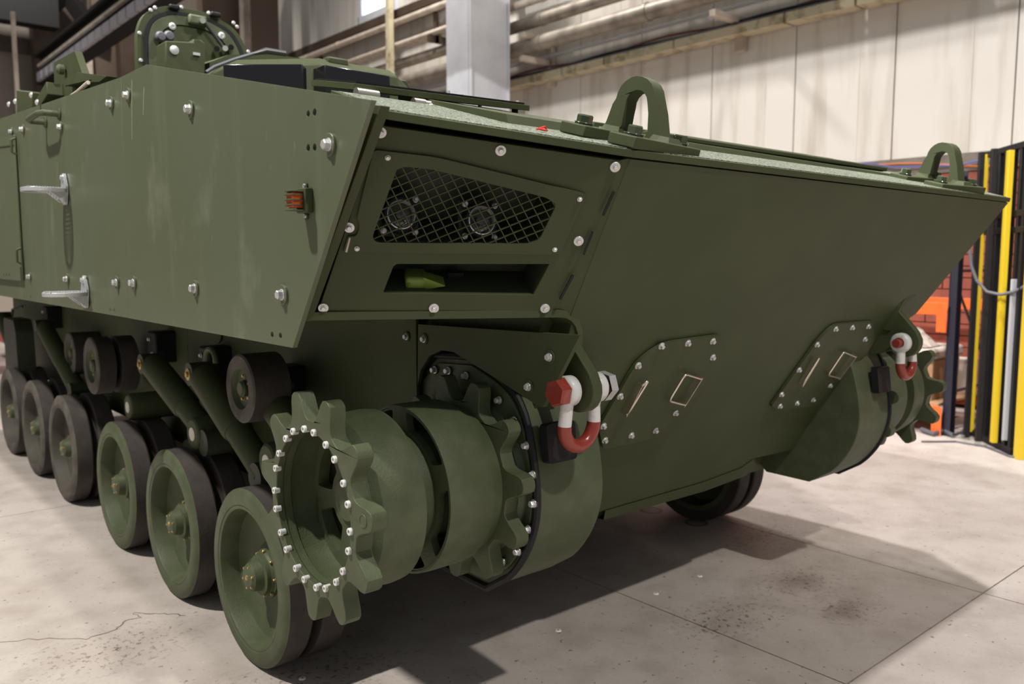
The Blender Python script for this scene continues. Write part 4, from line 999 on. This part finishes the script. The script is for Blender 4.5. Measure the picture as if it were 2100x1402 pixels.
# ---------------------------------------------------------------- hatches on the bow plate
def corner(a_, p, b_, r, k=5):
    p0 = p + (a_ - p).normalized() * r; p1 = p + (b_ - p).normalized() * r
    return [p0 * (1 - t) ** 2 + p * 2 * t * (1 - t) + p1 * t * t for t in [i / k for i in range(k + 1)]]
def bow_hatch(poly, rad, bolts, h1, h2):
    q = rnd(FB.pxs(poly), rad)
    h = vp(G().plate(FB, q, .012, off=.014), 'bow_hatch', GREEN, bevel=.002)
    for px, py in bolts: bolt(FB.w(FB.px(px, py, .014), .014), FB.n, h, rw=.0120, rh=.0068, hh=.009, wt=.0025, wm=SILVER)
    for (a_, b_, wide, c_, d_) in (h1, h2):
        A = FB.w(FB.px(*a_, .014), .014); B = FB.w(FB.px(*b_, .014), .014); d = (B - A).normalized(); s_ = FB.n.cross(d); L_ = (B - A).length
        st = vp(G().hexa([A - s_ * .002, A + s_ * .002, B + s_ * .002, B - s_ * .002, A - s_ * .002 + FB.n * .024, A + s_ * .002 + FB.n * .024, B + s_ * .002 + FB.n * .024, B - s_ * .002 + FB.n * .024]), 'handle_bracket', NICKEL, h)
        C = FB.w(FB.px(*c_, .034), .034); D = FB.w(FB.px(*d_, .034), .034)
        a2 = A + FB.n * .020 + d * .006; b2 = B + FB.n * .020 - d * .006
        P_ = [a2] + corner(a2, C, D, .016) + corner(C, D, b2, .016) + [b2]
        vp(G().tube(P_, .0042, 8), 'handle', NICKEL, st, smooth=60, label='nickel wire handle')
    return h
bow_hatch([(1352, 699), (1472, 683), (1480, 735), (1357, 890), (1232, 917), (1222, 872), (1300, 738)], [.06, .02, .03, .03, .02, .02, .04],
          [(1356, 709), (1410, 703), (1461, 699), (1461, 732), (1421, 791), (1385, 846), (1344, 882), (1294, 892), (1240, 902), (1237, 873), (1271, 812), (1308, 749)],
          ((1308, 781), (1275, 845), 1, (1331, 778), (1294, 838)), ((1431, 767), (1394, 826), -1, (1405, 767), (1372, 822)))
bow_hatch([(1703, 662), (1783, 656), (1790, 695), (1705, 806), (1672, 827), (1590, 838), (1577, 828), (1668, 700)], [.05, .015, .03, .03, .02, .015, .01, .03],
          [(1713, 674), (1747, 671), (1780, 669), (1773, 695), (1675, 706), (1638, 758), (1602, 808), (1599, 832), (1634, 826), (1667, 819), (1702, 790)],
          ((1669, 732), (1637, 786), 1, (1682, 730), (1650, 781)), ((1748, 724), (1712, 773), -1, (1730, 721), (1698, 769)))

# ---------------------------------------------------------------- lifting eyes
def lifting_eye(sx):
    az_ = math.radians(8)
    nv = V((-math.cos(az_), -math.sin(az_), 0)) if sx < 0 else V((-math.cos(az_), math.sin(az_), 0))
    c = V((-.850 if sx < 0 else 1.03, 1.462, 1.768))
    u = V((nv.y, -nv.x, 0)); fr = Fr(c + nv * .025, nv, u)
    if fr.v.z < 0: fr = Fr(c + nv * .025, nv, -u)
    m_ = 1 if fr.u.y > 0 else -1                       # rear leg lies towards +y
    H_ = .150; R_ = .060; cz = H_ - R_
    out = [(.118, .026), (.104, .032), (.094, .045), (.086, .062), (.074, .088)]
    for k_ in range(0, 11):
        t = math.pi * (.06 + .92 * k_ / 10); out.append((R_ * math.cos(t) + .004, cz + R_ * math.sin(t)))
    out += [(-.066, .05), (-.072, .0), (-.080, -.022)]
    hole = [(-.024, -.010), (-.034, .006), (-.036, .05)]
    for k_ in range(8, -1, -1):
        t = math.pi * k_ / 8; hole.append((.033 * math.cos(t), cz - .012 + .036 * math.sin(t)))
    hole += [(.038, .06), (.044, .030), (.054, .018)]
    arch = [(p[0] * m_, p[1]) for p in out + hole]
    e = vp(G().plate(fr, arch, .050), 'lifting_eye', GREEN, bevel=.003, smooth=40)
    un = V((0, 1, 0)) - nv * nv.y; un.normalize()
    ut = (un + V((0, 0, .28 * un.y))).normalized(); Rm = Matrix((nv, ut, nv.cross(ut) * (1 if nv.cross(ut).z > 0 else -1))).transposed()
    for s_, half in ((-1, .155), (1, .150)):
        o_ = vp(G().box(c + ut * (s_ * .078) + nv * .048 + V((0, 0, -.016)), (half * 2, .080, .028), Rm), 'foot_flange', GREEN, e, bevel=.003)
        for dn in (-.062, .150):
            bolt(c + ut * (s_ * .078) + nv * dn + V((0, 0, -.002)), (0, -.28, 1), o_, rw=.024, rh=.0195, hh=.020, wt=.006, hm=GREENG, wm=GREENG)
        vp(G().hexa([c + ut * (s_ * .078) + nv * a_ + ut * b_ + V((0, 0, z_ - .002)) for a_, b_, z_ in ((-.036, -.03, 0), (.036, -.03, 0), (.036, .03, 0), (-.036, .03, 0), (-.0252, -.024, .014), (.0252, -.024, .014), (.0252, .024, .014), (-.0252, .024, .014))]), 'weld_fillet', GREEN, e)
    return e
GREENG = nmat('glossy_green_paint', (.05, .07, .035), .16, coat=.6)
lifting_eye(-1); lifting_eye(1)

# ---------------------------------------------------------------- things on the deck
y0 = 1.95
A = ony(727, 184, y0); B = ony(1092, 228, y0); sl = .20; xm = (A.x + B.x) / 2; hw = (B.x - A.x) / 2; d_ = .5
FQ = Fr(((A + B) / 2), (-(B.z - A.z) / (B.x - A.x), -sl, 1), (1, 0, 0))
q = rnd([(-hw, .0), (hw, .0), (hw * 1.0, d_ * .4), (hw * .6, d_), (-hw * .6, d_), (-hw, d_ * .4)], [.01, .03, .1, .1, .1, .1])
cv = vp(G().plate(FQ, q, .016, off=.016), 'driver_hatch_cover', GREEN, bevel=.002, label='thin raised hatch cover')
vp(G().plate(FQ, [(a_ * .96, b_ * .96 + .012) for a_, b_ in q], .006, off=.022), 'rubber_mat', SEAL, cv, label='black rubber facing')
for px, py in ((742, 192), (762, 195), (858, 212), (880, 217)):
    c = ony(px, py, y0 - .01); vp(G().cyl(c + V((-.018, 0, 0)), c + V((.018, 0, 0)), .014, k=14), 'hinge_knuckle', NICKEL, cv)
c = ony(895, 228, y0 - .01); vp(G().box(c + V((-.01, 0, .0)), (.05, .04, .03)), 'hinge_base', NICKEL, cv, bevel=.004)
A = ony(937, 212, y0); B = ony(984, 216, y0)
vp(G().tube([A, A + V((0, 0, -.035)), A + V((.012, 0, -.048)), B + V((-.012, 0, -.048)), B + V((0, 0, -.035)), B], .0055, 8), 'pull_handle', BLACK, cv)
c = ony(1056, 232, y0 + .03); vp(G().cyl(c + V((0, 0, -.025)), c + V((0, 0, .02)), .010, k=10), 'rubber_buffer', BLACK, cv)
for px, py in ((920, 189), (948, 197), (968, 199), (1061, 209)):
    c = ony(px, py, y0 + .12); vp(G().cyl(c + V((0, 0, -.01)), c + V((0, 0, .004)), .005, k=8), 'stud', SILVER, cv)
# folded trim vane lying across the deck
yv = 1.60
g = G(); x0_, x1_ = -1.184, 1.05
zA = V((x0_, yv, 1.808)); zB = V((x1_, yv, 1.793))
def dz(y): return 1.705 + .28 * (y - 1.33)
g.hexa([V(p) for p in ((x0_, yv, dz(yv) - .01), (x1_, yv, dz(yv) - .01), (x1_, yv + .5, dz(yv + .5) - .01), (x0_, yv + .5, dz(yv + .5) - .01), (x0_, yv + .012, zA.z), (x1_, yv + .012, zB.z), (x1_, yv + .5, zB.z + .12), (x0_, yv + .5, zA.z + .12))])
tv = vp(g, 'trim_vane', GREEN, bevel=.004, label='long folded plate across the deck')
for k_ in range(4):
    t = .06 + k_ * .12; zc = (zA.z + zB.z) / 2 + .12 * (t / .5)
    vp(G().box(((x0_ + x1_) / 2 + .3, yv + t, zc + .004), ((x1_ - x0_) * .62, .03, .016)), 'vane_rib', GREEN, tv, bevel=.004)
for k_ in range(3):
    p = ony(1200 + k_ * 22, 262, yv - .004); vp(G().box(p, (.02, .004, .012)), 'tab', GREEN2, tv)
p = ony(1815, 368, 1.62); vp(G().tube([p + V((-.035, 0, -.03)), p + V((-.025, 0, 0)), p + V((.025, 0, 0)), p + V((.035, 0, -.03))], .005, 8), 'staple_handle', GREEN, tv)
# small red clip
p = on(1113, 269, FD.O + FD.n * .004, FD.n)
cl = G().tube([p + V((-.018, 0, .003)), p + V((.010, .004, .012)), p + V((.014, 0, .003)), p + V((-.016, -.004, .003))], .0025, 6)
mk(cl, 'paper_clip', nmat('bright_red_plastic', (.70, .03, .02), .4), label='small bright red clip lying on the gritty deck near the near lifting eye', cat='clip')
# driver station with black vision blocks
yb = 2.9
A = ony(657, 135, yb); B = ony(792, 158, yb); C = ony(792, 200, yb)
st = vp(G().lathe([(-.30, .50), (-.03, .46), (.0, .42), (.02, .32), (.03, .0001)], 8, Matrix.Translation((-.80, 3.38, A.z + .05)) @ Matrix.Rotation(math.radians(22.5), 4, 'Z')), 'driver_station', GREEN, bevel=.006, label='raised octagonal driver station')
vp(G().hexa([V(q) for q in ((A.x, yb - .03, C.z - .12), (B.x, yb - .03, C.z - .12), (B.x, yb + .06, C.z - .12), (A.x, yb + .06, C.z - .12), (A.x, yb - .03, A.z), (B.x, yb - .03, B.z), (B.x, yb + .06, B.z), (A.x, yb + .06, A.z))]), 'vision_block', GLASSB, st, bevel=.004, label='black vision block')
xA = A.x - .09; D = V((xA, yb + .0, 0)); E = D + V((-.40, .30, 0)); z1 = ony(622, 131, yb).z
zE = CAM.z + (on(457, 131, E, (1, 1, 0)).z - CAM.z)
D = on(621, 131, (xA, yb, 0), (1, 0, 0)); E = on(457, 131, D, (V((.30, .40, 0))))
g = G(); o_ = V((.04, .05, 0)); g.hexa([V((D.x, D.y, D.z - .22)), V((D.x, D.y, D.z - .22)) + o_, V((E.x, E.y, E.z - .22)) + o_, V((E.x, E.y, E.z - .22)), D, D + o_, E + o_, E])
vp(g, 'vision_block', GLASSB, st, bevel=.004, label='black vision block')
c = ony(688, 128, yb + .1); vp(G().box(c, (.09, .05, .03)), 'hatch_lug', GREEN, st, bevel=.008)
c = ony(818, 172, yb + .2); vp(G().hexa([c + V(q) for q in ((-.10, 0, -.18), (.22, 0, -.22), (.22, .1, -.22), (-.10, .1, -.18), (-.02, 0, .02), (.04, 0, .02), (.04, .1, .02), (-.02, .1, .02))]), 'camera_housing', GDARK, st, bevel=.004)
P_ = [ony(423, 148, 3.4), ony(440, 137, 3.4), ony(480, 122, 3.4), ony(520, 110, 3.4)]
wc = vp(G().tube(P_, .007, 8), 'black_lead', CABLE, st)
P_ = [ony(520, 110, 3.4), ony(545, 104, 3.4), ony(585, 110, 3.4)]; vp(G().tube(P_, [.007, .014, .012], 10), 'lead_connector', STEELD, st)
for a_, b_, y_ in (((520, 116), (720, 138), 3.9),):
    A = ony(*a_, y_); B = ony(*b_, y_)
    g = G(); P_ = [ony(430, 128, y_), ony(470, 112, y_), ony(560, 112, y_), ony(640, 122, y_), ony(720, 136, y_), ony(780, 152, y_)]
    vs = []
    for p in P_: vs += [p, p + V((0, .9, .05)), V((p.x, p.y, 2.05)), V((p.x, p.y + .9, 2.05))]
    fs = []
    for i in range(len(P_) - 1): o = 4 * i; fs += [(o, o + 4, o + 5, o + 1), (o, o + 2, o + 6, o + 4), (o + 1, o + 5, o + 7, o + 3)]
    fs += [(0, 1, 3, 2), (4 * len(P_) - 4, 4 * len(P_) - 2, 4 * len(P_) - 1, 4 * len(P_) - 3)]
    vp(g.add(vs, fs), 'turret_ring_plinth', GREEN, smooth=20)

# open round-cornered roof hatch
yh = 4.3
FO = Fr((0, yh, 0), (0, -1, 0), (1, 0, 0))
oq = FO.pxs([(283, 190), (281, 60), (295, 25), (340, 10), (425, 25), (485, 60), (512, 112), (512, 190)])
oh = vp(G().plate(FO, rnd(oq, .05), .045), 'open_roof_hatch', GREEN, bevel=.006, label='round cornered roof hatch standing open')
cxy = FO.px(398, 120)
sc = lambda L_, k_: [(cxy[0] + (a_ - cxy[0]) * k_, cxy[1] + (b_ - cxy[1]) * k_) for a_, b_ in L_]
r1 = rnd(oq, .05)
vp(G().plate(FO, sc(r1, .90), .012, [sc(r1, .83)], off=.012), 'hatch_seal', SEAL, oh, label='black rubber seal')
vp(G().plate(FO, sc(r1, .82), .014, [sc(r1, .64)], off=.013), 'hatch_frame', GREEN2, oh, bevel=.003)
vp(G().plate(FO, sc(r1, .62), .012, off=.008), 'hatch_inner_panel', GREEN, oh, bevel=.004)
for px, py, r in ((353, 54, .017), (454, 73, .017)): vp(G().lathe([(0, r), (.006, r), (.008, r * .5), (.003, r * .3), (.003, .0001)], 20, TM(ony(px, py, yh - .014), (0, -1, 0))), 'lock_disc', SILVER, oh)
for px, py in ((286, 68), (289, 124), (309, 21), (318, 16), (372, 15), (428, 27), (479, 47), (486, 55), (509, 106)): bolt(ony(px, py, yh), (0, -1, 0), oh, rw=0, rh=.0075, hh=.007, wt=0)
for px, py in ((357, 15), (442, 30)): vp(G().box(ony(px, py, yh - .015), (.05, .03, .022)), 'rubber_buffer', BLACK, oh, bevel=.006)
vp(G().tube([ony(417, 42, yh - .05), ony(458, 97, yh - .05)], .009, 8), 'hatch_stay', STEELD, oh)
vp(G().cyl(ony(416, 42, yh - .07), ony(416, 42, yh - .02), .014, k=14), 'stay_pivot', SILVER, oh)
vp(G().box(ony(405, 42, yh - .02), (.09, .03, .05)), 'latch_block', GREEN2, oh, bevel=.01)
for px, py in ((445, 100), (462, 99), (474, 97)): vp(G().cyl(ony(px, py, yh - .07), ony(px, py, yh - .02), .014, k=12), 'latch_knob', BLACK if px != 462 else SILVER, oh)
for px, py in ((347, 74), (330, 75)): vp(G().lathe([(-.02, .022), (.0, .026), (.015, .018), (.016, .0001)], 14, TM(ony(px, py, yh - .04), (0, -1, 0))), 'latch_knob', CABLE, oh)
# upright bracket box before the hatch
y_ = 3.9
bxq = Fr((0, y_, 0), (0, -1, 0), (1, 0, 0))
bk = vp(G().plate(bxq, bxq.pxs([(339, 160), (339, 83), (395, 86), (395, 80), (412, 81), (421, 88), (421, 160)]), .12), 'hatch_bracket', GREEN, bevel=.006)
vp(G().lathe([(0, .020), (.006, .020), (.009, .010), (.009, .0001)], 20, TM(ony(357, 103, y_), (0, -1, 0))), 'lock_disc', SILVER, bk)
vp(G().box(ony(403, 111, y_ - .004), (.03, .01, .012)), 'slot_nut', SILVER, bk)

# fittings behind the top edge of the side armour, far left
y_ = 4.9
q = Fr((0, y_, 0), (0, -1, 0), (1, 0, 0))
FL = Fr((-1.55, 0, 0), (-1, 0, 0), (0, -1, 0))
sp = vp(G().plate(FL, rnd(FL.pxs([(112, 200), (110, 128), (153, 104), (168, 148), (172, 205)]), .015), .03), 'lug_plate', GREEN, bevel=.004)
vp(G().lathe([(0, .022), (.02, .022), (.03, .010), (.03, .0001)], 14, TM(onx(130, 143, -1.56), (-1, 0, 0))), 'bolt', GREEN2, sp)
FT = Fr((-1.60, 0, 0), (-1, 0, 0), (0, -1, 0))
vp(G().plate(FT, FT.pxs([(123, 167), (159, 148), (219, 156), (203, 168), (163, 169), (132, 176)]), .10), 'bent_tray', GREEN, bevel=.003)
c = onx(150, 185, -1.62); vp(G().tube([onx(144, 199, -1.62), onx(160, 188, -1.62), onx(181, 169, -1.62)], .008, 8), 'pale_strap', PIPEC)
c = onx(62, 210, -1.60)
bxx = vp(G().box(c + V((.04, .1, .0)), (.10, .34, .14), Matrix.Rotation(math.radians(10), 3, 'X')), 'smoke_launcher_box', GREEN, bevel=.006)
for px, py in ((65, 195), (32, 208), (77, 210), (19, 214)): vp(G().lathe([(0, .014), (.006, .012), (.010, .006), (.011, .0001)], 14, TM(onx(px, py, -1.66), (-1, 0, .2))), 'dome_nut', SILVER, bxx)
c = onx(105, 200, -1.58); vp(G().box(c + V((0, 0, .0)), (.08, .22, .06), Matrix.Rotation(math.radians(-12), 3, 'X')), 'roof_fitting', GREEN, bevel=.004)
